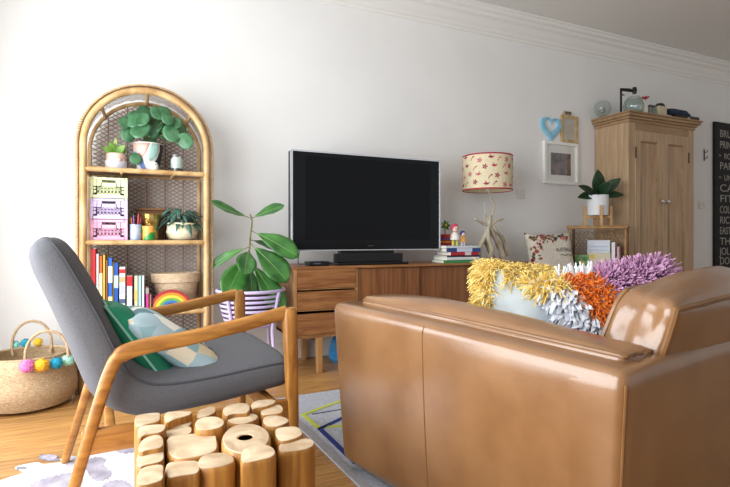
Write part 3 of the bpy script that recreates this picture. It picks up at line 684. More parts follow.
# ------------------------------------------------------------------ sideboard
BX0, BX1, BY0, BY1, BT, BB = .975, 3.0, 3.295, 3.765, .738, .245
sb = T('sideboard', 'long teak sideboard with three drawers and sliding doors below the television', 'sideboard', ((BX0+BX1)/2, (BY0+BY1)/2, 0))
hx = (BX1-BX0)/2; hy = (BY1-BY0)/2
MB().box((0, 0, BT-.009), (2*hx+.02, 2*hy+.01, .018)).build('top', m_teak, sb, 0, .003)
MB().box((0, .01, BB+.011), (2*hx, 2*hy-.02, .022)).build('bottom', m_teakl, sb, 0, .002)
for s in (-1, 1): MB().box((s*(hx-.011), 0, (BT+BB)/2-.009), (.022, 2*hy, BT-BB-.018)).build('side_panel', m_teakl, sb, 0, .002)
MB().box((0, hy-.006, (BT+BB)/2), (2*hx-.044, .008, BT-BB-.04)).build('back_panel', m_teakv, sb, 0)
xd = at(357.5, 290, BY0).x-sb.location.x
MB().box((xd, .005, (BT+BB)/2), (.02, 2*hy-.02, BT-BB-.04)).build('divider', m_teakl, sb, 0, .002)
xl = -hx+.024; dw = xd-.012-xl
def zpx(py): return at(327, py, BY0).z
for y0, y1 in ((268, 288), (291, 309), (313, 334)):
    z1, z0 = zpx(y0), zpx(y1)
    d = MB().box((xl+dw/2, -hy+.012, (z0+z1)/2), (dw, .02, z1-z0)).build('drawer', m_teak, sb, 0, .002)
    MB().box((xl+dw/2, .0, (z0+z1)/2-.01), (dw-.03, 2*hy-.10, z1-z0-.03)).build('drawer_box', m_teakl, d, 0)
    MB().box((xl+dw/2, -hy+.016, z0-.006), (dw-.01, .012, .006)).build('finger_lip', m_teakl, d, 0)
MB().box((xl+dw/2, .02, (BT+BB)/2), (dw, .01, BT-BB-.05)).build('drawer_backing', P('#2a1608', .8), sb, 0)
nd = 3; x0 = xd+.012; x1 = hx-.024
for i in range(nd):
    a = x0+(x1-x0)*i/nd; b = x0+(x1-x0)*(i+1)/nd
    MB().box(((a+b)/2, -hy+.022+.012*(i % 2), (BT+BB)/2), (b-a-.003, .014, BT-BB-.045)).build('door', m_teakv, sb, 0, .002)
for s, sx in ((-1, 1.165-sb.location.x), (-1, hx-.2), (1, 1.185-sb.location.x), (1, hx-.2)):
    MB().box((sx, s*(hy-.03), BB/2), (.045, .045, BB), taper=.8).build('leg', m_teakl, sb, 0, .003)
# blue bag of toys under it
bgp = on(338, 366, 0)+Vector((.155, .12, 0))
t = T('blue_bag', 'bright blue crinkled storage bag under the sideboard', 'bag', bgp)
rings = []
for k, (z, s) in enumerate(((0.002, .85), (.03, 1), (.10, .98), (.16, .9), (.20, .7), (.215, .5))):
    rings.append([Vector((.17*s*math.cos(a*math.pi/16)*(1+.08*math.sin(a*2.7+k)), .13*s*math.sin(a*math.pi/16)*(1+.08*math.sin(a*1.9+k*2)), z)) for a in range(32)])
MB().loft(rings).build('body', M('blue_plastic', '#1f6fb0', '#3f98d0', rough=.4, scale=14, bump=.4), t)
MB().tube(smooth_path([(-.07, -.03, .20), (-.05, -.06, .225), (.05, -.06, .225), (.07, -.03, .20)], 5), .007, 6).build('handle', P('#184f84', .5), t)

# ------------------------------------------------------------------ television
TY = 3.42
a, b = at(291, 149, TY), at(440, 250, TY); zt = at(291, 149, TY).z; zb = at(365, 250.5, TY).z
tv = T('television', 'large black flat television with silver edge on the teak sideboard', 'television', ((a.x+b.x)/2, TY, BT+.0005))
tw = b.x-a.x; z0, z1 = zb-BT, zt-BT; zc = (z0+z1)/2
MB().box((0, .045, zc), (tw-.004, .07, z1-z0-.004)).build('casing', P('#17181a', .4), tv, 0, .006)
mb = MB(); e = .012
mb.box((0, .002, z1-e/2), (tw, .02, e)).box((-tw/2+e/2, .002, zc), (e, .02, z1-z0-2*e)).box((tw/2-e/2, .002, zc), (e, .02, z1-z0-2*e)).box((0, .002, z0+.004), (tw, .02, .008))
mb.build('silver_edge', P('#d9dce2', .25, metal=.6), tv, 0, .002)
fr = MB().box((0, .002, zc), (tw-2*e, .012, z1-z0-e-.008)).build('bezel', P('#0b0c0e', .18, spec=.25), tv, 0)
MB().box((.005, -.0052, zc+.02), (tw-.20, .002, z1-z0-.12)).build('screen', P('#060608', .14, spec=.2), tv, 0)
MB().box((0, -.0045, z0+.035), (.05, .001, .006)).build('maker_plate', P('#3a3b3e', .3), tv, 0)
sx0, sx1 = at(334, 256, TY).x-tv.location.x, at(402, 256, TY).x-tv.location.x
MB().box(((sx0+sx1)/2, .05, z0/2+.002), (sx1-sx0-.12, .07, z0-.002)).build('neck', m_black, tv, 0, .004)
MB().box(((sx0+sx1)/2, .03, .009), (sx1-sx0+.02, .24, .018)).build('base', P('#141416', .2), tv, 0, .006)
MB().box(((sx0+sx1)/2, -.0, .05), (sx1-sx0, .03, .064)).build('speaker_bar', P('#151518', .5), tv, 0, .004)
sp = at(317, 263, 3.38); sp.z = BT+.0005
t = T('set_top_box', 'small black media box with a cable at the left end of the sideboard', 'media box', sp)
MB().box((0, 0, .017), (.15, .11, .03)).build('body', P('#131417', .3), t, 0, .003)
MB().box((-.02, -.061, .018), (.05, .002, .008)).build('display', P('#55606c', .2), t, 0)
MB().tube(smooth_path([(-.08, .05, .012), (-.11, .05, .012), (-.13, .03, .03), (-.12, .03, .10), (-.11, .06, .13)], 6), .003, 6).build('cable', P('#22324a', .4), t)

# ------------------------------------------------------------------ books and toys on sideboard
gs = 'books lying in the stack beside the television'
zz = BT+.0005; cx_ = at(459, 258, 3.42)
for i, (p0, p1, th, c, lb, sp_) in enumerate(((443, 473, .022, '#3f8a4e', 'green book at the bottom of the stack beside the television', None), (445, 478, .024, '#e6e8ea', 'white book above the green one in the stack', None), (446, 479, .012, '#31485a', 'thin dark slate book in the middle of the stack', None), (448, 477, .027, '#b82734', 'red book in the stack beside the television', [(.5, .72, '#e8d8d8')]), (446, 479, .030, '#2f4a86', 'navy blue book near the top of the stack', [(.3, .75, '#d0d8e8')]), (445, 478, .018, '#dfe4ea', 'pale grey book on top of the stack', None))):
    a = at(p0, 255, 3.36).x; b = at(p1, 255, 3.36).x
    book(lb, ((a+b)/2, 3.43+.006*(i % 3), zz), R((-3, 2, 0, 3, -2, 1)[i]), .19, b-a, th, c, gs, flat=True, spine=sp_); zz += th+.0005
# flower box toy behind, two little dolls on top of the stack
fb = at(445, 258, 3.62); fb.z = BT+.0005
t = T('flower_tin', 'red striped tin with a green paper flower behind the book stack', 'tin', fb)
MB().lathe([(.055, 0), (.055, .225), (.05, .23), (.045, .22)], n=20).build('body', P('#b8302f', .4), t)
for z, c in ((.16, '#e8a23a'), (.185, '#2f5aa0'), (.12, '#e8a23a')): MB().lathe([(.0555, z), (.0562, z+.006), (.0555, z+.012)], n=20, caps=False).build('stripe', P(c, .4), t)
MB().tube([(0, 0, .2), (0, 0, .30)], .004, 6).build('stem', m_stem, t)
for k in range(7):
    mb = MB(); a_ = k*2*math.pi/7; leaf(mb, (0, -.004, .305), (math.cos(a_), -.1, math.sin(a_)), .05, .026, 'ovate', 0, up=(0, -1, .01), nu=5, nv=2); sheet(mb.build('petal', P('#7fae5a' if k % 2 else '#3d6a3a', .6), t), .002)
MB().sphere((0, -.012, .305), .012, 10, 6).build('flower_centre', P('#e8d24a', .6), t)
def doll(px, pz, s, hair, dress, skin, leg, lb):
    p = at(px, 240, 3.44); p.z = zz; t = T('toy_doll', lb, 'doll', p)
    for sx in (-1, 1): MB().tube([(sx*.018*s, 0, .0), (sx*.016*s, 0, .055*s)], .010*s, 8).build('leg', P(leg, .6), t)
    MB().lathe([(.038*s, .045*s), (.034*s, .07*s), (.02*s, .10*s), (.012*s, .105*s)], n=14).build('dress', P(dress, .7), t)
    for sx in (-1, 1): MB().tube([(sx*.018*s, 0, .097*s), (sx*.042*s, -.005, .07*s)], .006*s, 6).build('arm', P(skin, .6), t)
    h = MB().sphere((0, 0, .132*s), .028*s, 14, 10).build('head', P(skin, .6), t)
    MB().sphere((0, .007*s, .139*s), .031*s, 14, 10, (1.1, 1, 1.02)).build('hair', P(hair, .9), t)
    for sx in (-1, 1): MB().sphere((sx*.010*s, -.026*s, .132*s), .004*s, 6, 5).build('eye', m_black, h)
doll(455, 0, 1.05, '#c8505e', '#e7e3da', '#efcfc0', '#cfc95a', 'doll with pink-red hair and yellow legs standing on the book stack')
doll(463, 0, .72, '#3a4a8a', '#e8a24a', '#efcfc0', '#d8d0e0', 'small doll with blue hair at the right of the book stack')

# ------------------------------------------------------------------ table lamp with branch base
lp = at(489, 258, 3.52); lp.z = BT+.0005
lamp = T('table_lamp', 'table lamp with twisted driftwood base and bird-print drum shade', 'lamp', lp)
def Lp(px, py, dy=0):
    q = at(px, py, 3.52+dy)-lp; return q
m_drift = M('driftwood', '#a89a82', '#d2c8b2', rough=.8, scale=14, stretch=(1, 1, .5), bump=.2)
for pts, r0, r1 in (([(478, 259), (480, 246), (486, 234), (489, 224), (490, 215)], .016, .010), ([(503, 258, .03), (500, 248, .02), (494, 236, .01), (489, 226)], .02, .011), ([(489, 260, -.06), (492, 250, -.06), (489, 240, -.04), (488, 228, -.01)], .018, .010), ([(507, 255, .08), (503, 240, .04), (497, 232), (492, 224)], .013, .009), ([(484, 238, .05), (489, 250, .07), (494, 258, .09)], .012, .012),
                    ([(475, 219, -.02), (482, 223), (490, 226)], .005, .011), ([(503, 219, .02), (496, 221), (490, 226)], .006, .011), ([(484, 215, .04), (488, 220), (490, 226)], .004, .008)):
    q = smooth_path([Lp(p[0], p[1], p[2] if len(p) > 2 else 0) for p in pts], 5)
    for v in q: v.z = max(v.z, max(r0, r1)*.98)
    MB().tube(q, [lerp(r0, r1, i/(len(q)-1))*(1.5+.2*math.sin(i*1.3)) for i in range(len(q))], 9).build('branch', m_drift, lamp)
MB().tube(smooth_path([Lp(489, 226), Lp(493, 212), Lp(494, 204), Lp(490, 196), Lp(489, 186)], 5), .009, 8).build('stem', m_drift, lamp)
MB().lathe([(.016, 0), (.018, .03), (.012, .06)], tuple(Lp(489, 192)), n=14).build('bulb_holder', P('#d0c8b8', .5), lamp)
MB().tube(smooth_path([Lp(484, 202), Lp(484.5, 212), Lp(485, 225), Lp(486, 240)], 4), .002, 5).build('flex', P('#e8e4da', .5), lamp)
zs0, zs1 = Lp(489, 190.5).z, Lp(489, 157).z; sr = .210; sc_ = Lp(487.5, 170); 
m_shade = M('linen_shade', '#d8c9a2', '#e6dabb', rough=.9, scale=120)
sh = MB().lathe([(sr, zs0), (sr, zs1), (sr-.003, zs1), (sr-.003, zs0), (sr, zs0)], (sc_.x, sc_.y, 0), n=48, caps=False).build('shade', m_shade, lamp, 30)
for z in (zs0, zs1): MB().tube([(sc_.x+sr*math.cos(k*math.pi/24), sc_.y+sr*math.sin(k*math.pi/24), z) for k in range(48)], [(.003, .006)]*48, 6, up=(0, 0, 1), loop=True).build('red_trim', P('#a8243c', .7), sh)
MB().tube([(sc_.x-sr, sc_.y, zs1-.02), (sc_.x+sr, sc_.y, zs1-.02)], .002, 5).build('spider', m_silver, sh)
MB().lathe([(.012, zs0), (.03, zs0+.06), (.028, zs0+.1), (.005, zs0+.12)], (sc_.x, sc_.y, 0), n=14).build('bulb', m_white, lamp)
# printed birds and blossoms following the drum
def on_drum(a, z): return Vector((sc_.x+(sr+.0012)*math.cos(a), sc_.y+(sr+.0012)*math.sin(a), z))
rnd = random.Random(3)
for i in range(64):
    a = R(360*(i//4)/16+(11 if i % 2 else 0)+rnd.uniform(-5, 5)); z = lerp(zs0+.04, zs1-.04, (i % 4)/3+rnd.uniform(-.08, .08)); kind = i % 3; mb = MB()
    def dec(pts):
        vs = [on_drum(a+x*1.3/sr, z+y*1.3) for x, y in pts]; c0 = sum(vs, Vector())/len(vs); d_ = (Vector((c0.x-sc_.x, c0.y-sc_.y, 0))).normalized()
        mb.add(vs, [tuple(range(len(vs)))])
    if kind == 0:
        for k in range(5): b_ = k*1.2566; dec([(.0, .0), (.013*math.cos(b_-.45), .013*math.sin(b_-.45)), (.019*math.cos(b_), .019*math.sin(b_)), (.013*math.cos(b_+.45), .013*math.sin(b_+.45))])
    elif kind == 1:
        f_ = rnd.choice((-1, 1)); dec([(-.022*f_, .004), (-.006*f_, .010), (.010*f_, .008), (.022*f_, .014), (.012*f_, -.002), (-.004*f_, -.006)]); dec([(-.004*f_, .008), (-.014*f_, .024), (.004*f_, .010)])
    else:
        dec([(-.012, -.014), (.0, .004), (.003, .0), (-.008, -.016)]); dec([(0, 0), (.014, .004), (.02, .014), (.006, .012)])
    sheet(mb.build('print_motif', P(rnd.choice(('#b8405a', '#c86a72', '#9a3a50')), .9), sh, 0), .0006)

# ------------------------------------------------------------------ wall pieces
def frame(nm, lb, px, mat, fw, dp, cat, mount=None, pic=None, picm=None):
    x0, y0, x1, y1 = px; a = at(x0, (y0+y1)/2, WY); b = at(x1, (y0+y1)/2, WY); xc = (x0+x1)/2; z1 = at(xc, y0, WY).z; z0 = at(xc, y1, WY).z
    c = ((a.x+b.x)/2, WY-.0005, (z0+z1)/2); w, h = b.x-a.x, z1-z0; t = T(nm, lb, cat, c)
    for s in (-1, 1):
        MB().box((s*(w/2-fw/2), -dp/2, 0), (fw, dp, h)).build('frame_side', mat, t, 0, .002); MB().box((0, -dp/2, s*(h/2-fw/2)), (w-2*fw, dp, fw)).build('frame_rail', mat, t, 0, .002)
    MB().box((0, -.004, 0), (w-2*fw, .008, h-2*fw)).build('mount', mount or m_white, t, 0)
    if pic: MB().box((pic[0]*w, -.0095, pic[1]*h), (pic[2]*w, .003, pic[3]*h)).build('picture', picm, t, 0)
    MB().box((0, -dp*.55, 0), (w-2*fw, .002, h-2*fw)).build('pane', m_pane, t, 0)
    return t, w, h
frame('picture_frame', 'white square picture frame with a dark photograph on the wall', (542.5, 142.5, 576.5, 184.5), m_white, .03, .03, 'picture frame', pic=(.01, -.02, .58, .52), picm=M('dark_photo', '#1b1922', '#86696a', rough=.4, scale=11, lo=.4, hi=.7))
t, w, h = frame('picture_frame', 'small gilt picture frame above the white frame', (560, 116, 576.5, 143), M('gilt', '#b89a66', '#d6bf90', rough=.4, scale=30, metal=.3), .028, .02, 'picture frame', mount=P('#cfcabf', .7))
MB().box((-.03, -.012, h/2+.02), (.10, .02, .04)).build('crest', P('#a89a80', .5), t, 0, .004); MB().sphere((-.05, -.024, h/2+.022), .012, 8, 6).build('crest_stud', P('#3a342c', .5), t)
MB().sphere((-.01, -.024, h/2+.022), .012, 8, 6).build('crest_stud', P('#3a342c', .5), t)
# open blue heart
hc = at(550, 128, WY); hc.y = WY-.0005
t = T('wall_heart', 'open light blue heart ornament hanging beside the gilt frame', 'wall ornament', hc)
def heart(s, k=40):
    o = []
    for i in range(k):
        a_ = 2*math.pi*i/k; o.append(Vector((16*math.sin(a_)**3, 0, 13*math.cos(a_)-5*math.cos(2*a_)-2*math.cos(3*a_)-math.cos(4*a_)))*s/16)
    return o
oo = heart(.135); ii = heart(.085); sh_ = Vector((0, 0, .022))
mb = MB(); rings = [[p+Vector((0, -y_, 0)) for p in q] for q, y_ in ((oo, .0), (oo, .02))]+[[p+Vector((0, -.026, 0))*1 for p in [a_.lerp(b_, .4) for a_, b_ in zip(oo, [q+sh_ for q in ii])]]]+[[p+sh_+Vector((0, -y_, 0)) for p in ii] for y_ in (.02, .0)]
mb.loft(rings, caps=False, loop=True).build('heart', M('sky_blue_paint', '#7fc0e0', '#9dd2ea', rough=.5, scale=10), t, 45)
def switch(px, py, lb, w=.10, h=.085):
    p = at(px, py, WY); p.y = WY-.0005; t = T('wall_plate', lb, 'wall plate', p)
    MB().box((0, -.004, 0), (w, .008, h)).build('plate', P('#dedbd4', .4), t, 0, .003)
    for s in (-1, 1): MB().box((s*w*.2, -.0095, 0), (.014, .006, .026)).build('rocker', P('#e9e7e1', .35), t, 0, .001)
switch(520.5, 194, 'cream wall plate with switches right of the lamp shade')
switch(701.5, 205, 'cream wall plate with switches beside the pine cupboard', .12, .09)
hk = at(704, 155, WY); hk.y = WY-.0005
t = T('wall_hook', 'small dark scrolled metal hook on the wall right of cupboard', 'hook', hk)
MB().box((0, -.003, 0), (.02, .006, .14)).build('plate', P('#5a524c', .5, metal=.5), t, 0, .002)
for z in (.04, -.03): MB().tube(smooth_path([(0, -.005, z), (.0, -.025, z-.015), (0, -.038, z), (0, -.036, z+.015)], 5), .004, 7).build('prong', P('#5a524c', .5, metal=.5), t)
# black word poster
pz1, pz0 = 2.343, .57
ps = T('word_poster', 'tall black canvas with pale block lettering at the right edge', 'poster', (6.33, WY-.0005, 0))
MB().box((.28, -.016, (pz0+pz1)/2), (.56, .032, pz1-pz0)).build('canvas', M('black_canvas', '#161517', '#211f20', rough=.8, scale=50), ps, 0, .003)
m_let = P('#a7a39c', .8)
rows = [('BRU', 134), ('PRIN', 145), ('RO', 155.5), ('PAR', 166), ('UN', 177), ('CA', 188), ('FIT', 198.5), ('COLL', 209.5), ('RIC', 220), ('EAST', 230.5), ('THE', 241), ('JOL', 251), ('DOC', 260.5)]
for tx, py in rows:
    z = at(720, py, WY).z; sz = .125 if tx not in ('RO', 'UN') else .10; x_ = .085
    if tx in ('RO', 'UN'):
        letters('lettering', 'to' if tx == 'RO' else 'to', .05, m_let, ps, Matrix.Translation((.07, -.0335, z-.02)) @ Matrix.Rotation(R(90), 4, 'X')); x_ = .17
    letters('lettering', tx, sz, m_let, ps, Matrix.Translation((x_, -.0335, z-.045)) @ Matrix.Rotation(R(90), 4, 'X'), sx={'BRU': 1, 'PRIN': .85, 'PAR': 1.15, 'CA': 1.6, 'FIT': 1.6, 'COLL': .8, 'EAST': .8, 'THE': 1.3}.get(tx, 1.0))

# ------------------------------------------------------------------ pine cupboard
CX0, CX1, CY0, CY1, CT = 4.36, 5.35, 3.40, 3.79, 2.10
cb = T('pine_cupboard', 'tall old pine cupboard with two panelled doors and small knobs', 'cupboard', ((CX0+CX1)/2, (CY0+CY1)/2, 0))
hx = (CX1-CX0)/2; hy = (CY1-CY0)/2
for s in (-1, 1): MB().box((s*(hx-.012), .01, CT/2+.04), (.024, 2*hy-.02, CT-.08)).build('side', m_pine, cb, 0, .002)
MB().box((0, hy-.008, CT/2+.04), (2*hx-.05, .012, CT-.1)).build('back', m_pine, cb, 0)
MB().box((0, 0, .04), (2*hx+.03, 2*hy, .08)).build('plinth', m_pined, cb, 0, .004)
for s in (-1, 1): MB().box((s*(hx-.045), -hy+.012, CT/2+.03), (.09, .024, CT-.10)).build('stile', m_pine, cb, 0, .002)
MB().box((0, -hy+.012, CT-.06), (2*hx-.18, .024, .085)).build('top_rail', m_pined, cb, 0, .002)
MB().box((0, -hy+.012, .12), (2*hx-.18, .024, .08)).build('bottom_rail', m_pined, cb, 0, .002)
# stepped crown moulding
cr = MB()
for z0, z1, o in ((CT-.03, CT, .012), (CT, CT+.022, .028), (CT+.022, CT+.05, .05), (CT+.05, CT+.066, .062)):
    cr.box((0, -o/2, (z0+z1)/2), (2*hx+2*o, 2*hy+o, z1-z0))
cr.build('crown', m_pined, cb, 0, .006)
CTOP = CT+.066
dz0, dz1 = .165, CT-.105; dwid = (2*hx-.18)/2
for s in (-1, 1):
    xc = s*dwid/2; d = MB()
    st_w = .075
    for q in (-1, 1): d.box((xc+q*(dwid/2-st_w/2-.002), -hy+.006, (dz0+dz1)/2), (st_w, .026, dz1-dz0))
    for za, zb_ in ((dz1-.10, dz1), (dz0, dz0+.12)): d.box((xc, -hy+.006, (za+zb_)/2), (dwid-.004-2*st_w, .026, zb_-za))
    dr = d.build('door', m_pine, cb, 0, .003)
    MB().box((xc, -hy+.018, (dz0+dz1)/2), (dwid-2*st_w, .012, dz1-dz0-.16)).build('door_panel', m_pine, dr, 0)
    mb = MB()
    for q in (-1, 1): mb.box((xc+q*(dwid/2-st_w-.008), -hy+.008, (dz0+dz1)/2+.01), (.012, .014, dz1-dz0-.22))
    for zz_ in (dz1-.106, dz0+.126): mb.box((xc, -hy+.008, zz_), (dwid-.01-2*st_w, .014, .012))
    mb.build('panel_moulding', m_pined, dr, 0, .003)
    zk = at(668, 202, CY0).z
    MB().lathe([(.008, 0), (.008, .018), (.022, .026), (.025, .036), (.017, .048), (.002, .052)], n=14).xf(Matrix.Translation((s*.04, -hy-.006, zk)) @ Matrix.Rotation(R(90), 4, 'X')).build('knob', P('#b9b2a8', .25, metal=.5), dr)
    for zh in (dz1-.22, dz0+.2): MB().box((s*(dwid-.004), -hy-.009, zh), (.014, .006, .11)).build('hinge', P('#2f2a26', .5), dr, 0, .001)
# things on the cupboard
def C(px, dy): q = at(px, 113, CY0+dy); q.z = CTOP+.0005; return q
t = T('glass_globe', 'small clear glass globe on the left corner of the cupboard', 'globe', C(602.5, .28))
MB().lathe([(.04, 0), (.045, .006), (.03, .015)], n=20).build('base', P('#8a8578', .5), t)
MB().sphere((0, 0, .095), .083, 24, 16).build('sphere', m_glass, t)
MB().sphere((0, 0, .075), .03, 12, 8).build('ornament', P('#a8a498', .5), t)
t = T('black_bracket_lamp', 'thin black metal post with a short arm on the cupboard', 'lamp', C(621, .14))
MB().lathe([(.035, 0), (.035, .008), (.008, .014)], n=16).build('base', m_black, t)
zt_ = at(621, 88.5, CY0+.14).z-CTOP
MB().tube([(0, 0, .01), (0, 0, zt_)], .011, 8).build('post', m_black, t)
MB().tube([(-.0, 0, zt_-.01), (.08, -.03, zt_-.015), (.13, -.045, zt_-.022)], [.014, .018, .012], 8).build('arm', m_black, t)
MB().lathe([(.018, -.035), (.024, .0), (.018, .03)], (.135, -.047, zt_-.015), n=12).build('head', m_black, t)
MB().tube([(0, 0, zt_-.06), (.035, -.01, zt_-.065)], .006, 6).build('peg', m_black, t)
t = T('glass_dome', 'round clear glass fishbowl vase next to the black post', 'vase', C(633.5, .09))
MB().lathe([(.035, .001), (.07, .02), (.095, .07), (.098, .10), (.085, .15), (.055, .18), (.058, .185), (.052, .182), (.08, .148), (.093, .10), (.09, .07), (.066, .024), (.001, .008)], n=28, caps=False).build('bowl', m_glass, t)
MB().lathe([(.03, .009), (.05, .02), (.03, .035), (.002, .04)], n=14).build('pebbles', M('pebbles', '#8a7a66', '#c8bca8', rough=.7, scale=60), t)
t = T('green_carton', 'small mint green carton behind the fishbowl vase', 'carton', C(641, .21))
MB().box((0, 0, .055), (.075, .05, .11)).build('body', P('#9ec4ae', .6), t, 0, .003); MB().box((0, -.026, .06), (.05, .002, .04)).build('paper_label', P('#d8e4da', .6), t, 0)
t = T('red_flower_vase', 'small white vase holding one red flower on the cupboard', 'vase', C(645.3, .05))
MB().lathe([(.018, 0), (.026, .01), (.026, .10), (.016, .13), (.018, .14), (.012, .138)], n=16).build('vase', P('#d8d2c4', .4), t)
for k in range(8):
    mb = MB(); a_ = k*.785; leaf(mb, (0, 0, .165), (math.cos(a_), math.sin(a_), .5), .05, .03, 'ovate', -.1, nu=4, nv=2); sheet(mb.build('petal', P('#b8404c', .6), t), .002)
MB().tube([(0, 0, .02), (0, 0, .17)], .003, 5).build('stem', m_stem, t)
gj = 'glass jars on the cupboard'
for px, lb in ((649.5, 'small grey glass jar right of the red flower vase'), (652.8, 'small grey glass jar left of the cream box')):
    t = T('glass_jar', lb, 'jar', C(px, .06), 0, gj)
    MB().lathe([(.022, 0), (.025, .004), (.025, .085), (.02, .095), (.02, .10), (.018, .10), (.001, .098)], n=16, caps=False).build('body', P('#7f8680', .15), t); MB().lathe([(.023, .098), (.023, .118), (.001, .12)], n=16, caps=False).build('lid', P('#3a3a38', .4), t)
t = T('cream_box', 'cream box with a dark round lid on the cupboard top', 'box', C(660, .06))
MB().box((0, 0, .06), (.115, .07, .12)).build('body', P('#cbbf9e', .6), t, 0, .003); MB().lathe([(.04, .121), (.042, .128), (.03, .15), (.004, .155)], n=16, sx=1.3).build('lid', P('#1f1f22', .4), t)
t = T('dark_case', 'long dark brown case lying on the right of the cupboard top', 'case', C(681, .10), R(-3))
MB().box((0, 0, .03), (.35, .17, .058)).build('body', P('#33261f', .5), t, 0, .014); MB().box((0, -.087, .03), (.03, .006, .02)).build('clasp', m_silver, t, 0)
t = T('navy_umbrella', 'folded navy umbrella resting on the dark case', 'umbrella', C(679, .09)+Vector((0, 0, .0595)), R(-5))
MB().tube([(-.17, 0, .04), (-.10, 0, .042), (.08, 0, .038), (.145, 0, .022), (.17, 0, .018)], [.03, .038, .034, .018, .006], 10).build('folded_canopy', M('navy_cloth', '#1c2638', '#2c3a52', rough=.7, scale=20, bump=.3), t); MB().tube([(-.21, 0, .04), (-.16, 0, .04)], .012, 8).build('handle', m_black, t)

# ------------------------------------------------------------------ corner cane rack beside cupboard
cA, cB = Vector((3.795, 3.61, 0)), Vector((4.08, 3.20, 0)); ex = (cB-cA).normalized(); wv = (cB-cA).length; rot = math.atan2(ex.y, ex.x)
rk = T('cane_magazine_rack', 'low cane side rack with lattice ends beside the cupboard', 'rack', tuple(cA), rot)
kd = .27; kt = 1.055
for x_, y_ in ((.01, .01), (wv-.01, .01), (.01, kd-.01), (wv-.01, kd-.01)): MB().tube([(x_, y_, 0), (x_, y_, kt-.01)], .013, 8).build('post', m_darkc if y_ > .1 else M('aged_cane', '#8a6238', '#b08850', scale=20, rough=.5), rk)
mk = MATS['aged_cane']
MB().box((wv/2, kd/2, kt-.006), (wv+.03, kd+.03, .014)).build('top', mk, rk, 0, .004)
MB().tube([(-.01, -.01, kt-.018), (wv+.01, -.01, kt-.018)], .014, 8).build('front_rail', mk, rk)
ksz = .60
MB().box((wv/2, kd/2, ksz), (wv-.02, kd-.02, .016)).build('shelf', mk, rk, 0)
for x_ in (.012, wv-.012):
    lattice(lambda u, v, l: Vector((x_+l, u, v)), lambda u, v: .02 < u < kd-.02 and .1 < v < kt-.03, 0, kd, 0, kt, ang=58, sp=.03, w=.006).build('lattice_end', mk, rk, 0, kind='stuff')
lattice(lambda u, v, l: Vector((u, kd-.012+l, v)), lambda u, v: .02 < u < wv-.02 and .1 < v < kt-.03, 0, wv, 0, kt, ang=58, sp=.03, w=.006).build('lattice_back', mk, rk, 0, kind='stuff')
rm = Matrix.Translation(cA) @ Matrix.Rotation(rot, 4, 'Z')
def rk_p(x, y, z): return rm @ Vector((x, y, z))
gm = 'magazines standing in the cane rack'
for (x_, y_, w_, h_, c, lb, spn) in ((.25, .16, .20, .31, '#dfe3ee', 'white magazine with pale lines at the back of cane rack', 1), (.385, .13, .03, .29, '#e6e0e2', 'upright white folder at the right of the cane rack', 0), (.425, .13, .022, .25, '#c9a2a8', 'dusty pink folder at the right of the cane rack', 0), (.26, .075, .20, .19, '#d0c8a8', 'picture book with a yellow and beige cover in the cane rack', 2), (.11, .06, .12, .17, '#7fae6a', 'green and yellow picture book at the left of cane rack', 3)):
    t = T('magazine', lb, 'magazine', rk_p(x_, y_, ksz+.0085), rot, gm)
    dp = .018 if spn else .18
    MB().box((0, 0 if spn else .02, h_/2), (w_, dp, h_)).build('cover', P(c, .5), t, 0, .001)
    if spn == 1:
        for k in range(6): MB().box((0, -.0096, h_*(.25+.11*k)), (w_*.8, .001, .006)).build('printed_line', P('#aab4cc', .6), t, 0)
    if spn == 2:
        MB().box((.03, -.0098, h_*.45), (w_*.55, .001, h_*.5)).build('picture', M('picture_beige', '#b8a888', '#e8dcc0', rough=.5, scale=20), t, 0); MB().lathe([(.022, 0), (.022, .001)], n=14).xf(Matrix.Translation((-.055, -.0095, h_*.8)) @ Matrix.Rotation(R(90), 4, 'X')).build('picture', P('#d8b43a', .5), t, 0)
    if spn == 3:
        for k, cc in enumerate(('#2f7f7a', '#d8b84a', '#3a8a4a')): MB().lathe([(.03-.004*k, 0), (.03-.004*k, .001)], n=12).xf(Matrix.Translation((-.02+.025*k, -.0095-.0004*k, .05+.04*k)) @ Matrix.Rotation(R(90), 4, 'X')).build('picture', P(cc, .5), t, 0)
# rubber plant on wooden stand on the rack
pp = rk_p(.245, .135, kt+.0015)
t = T('plant_stand', 'small pale wooden plant stand on top of the cane rack', 'plant stand', pp, rot+R(20))
m_stand = M('beech', '#b98a58', '#d0a674', rough=.5, scale=10, stretch=(3, 3, .6))
for k in range(4):
    a_ = k*math.pi/2; MB().box((.118*math.cos(a_), .118*math.sin(a_), .095), (.024, .024, .19), rz=a_).build('leg', m_stand, t, 0, .003)
for k in range(2):
    a_ = k*math.pi/2; MB().box((0, 0, .085+.0*k), (.212, .02, .024-.004*k), rz=a_).build('cross_bar', m_stand, t, 0, .002)
t = T('rubber_plant', 'dark-leaved rubber plant in a white pot on the wooden stand', 'plant', pp+Vector((0, 0, .098)))
MB().lathe([(.085, 0), (.092, .004), (.097, .19), (.099, .195), (.090, .195), (.088, .18)], n=28).build('pot', P('#e6e7ea', .45), t); MB().lathe([(.001, .178), (.088, .18), (.001, .182)], n=16, caps=False).build('soil', m_soil, t)
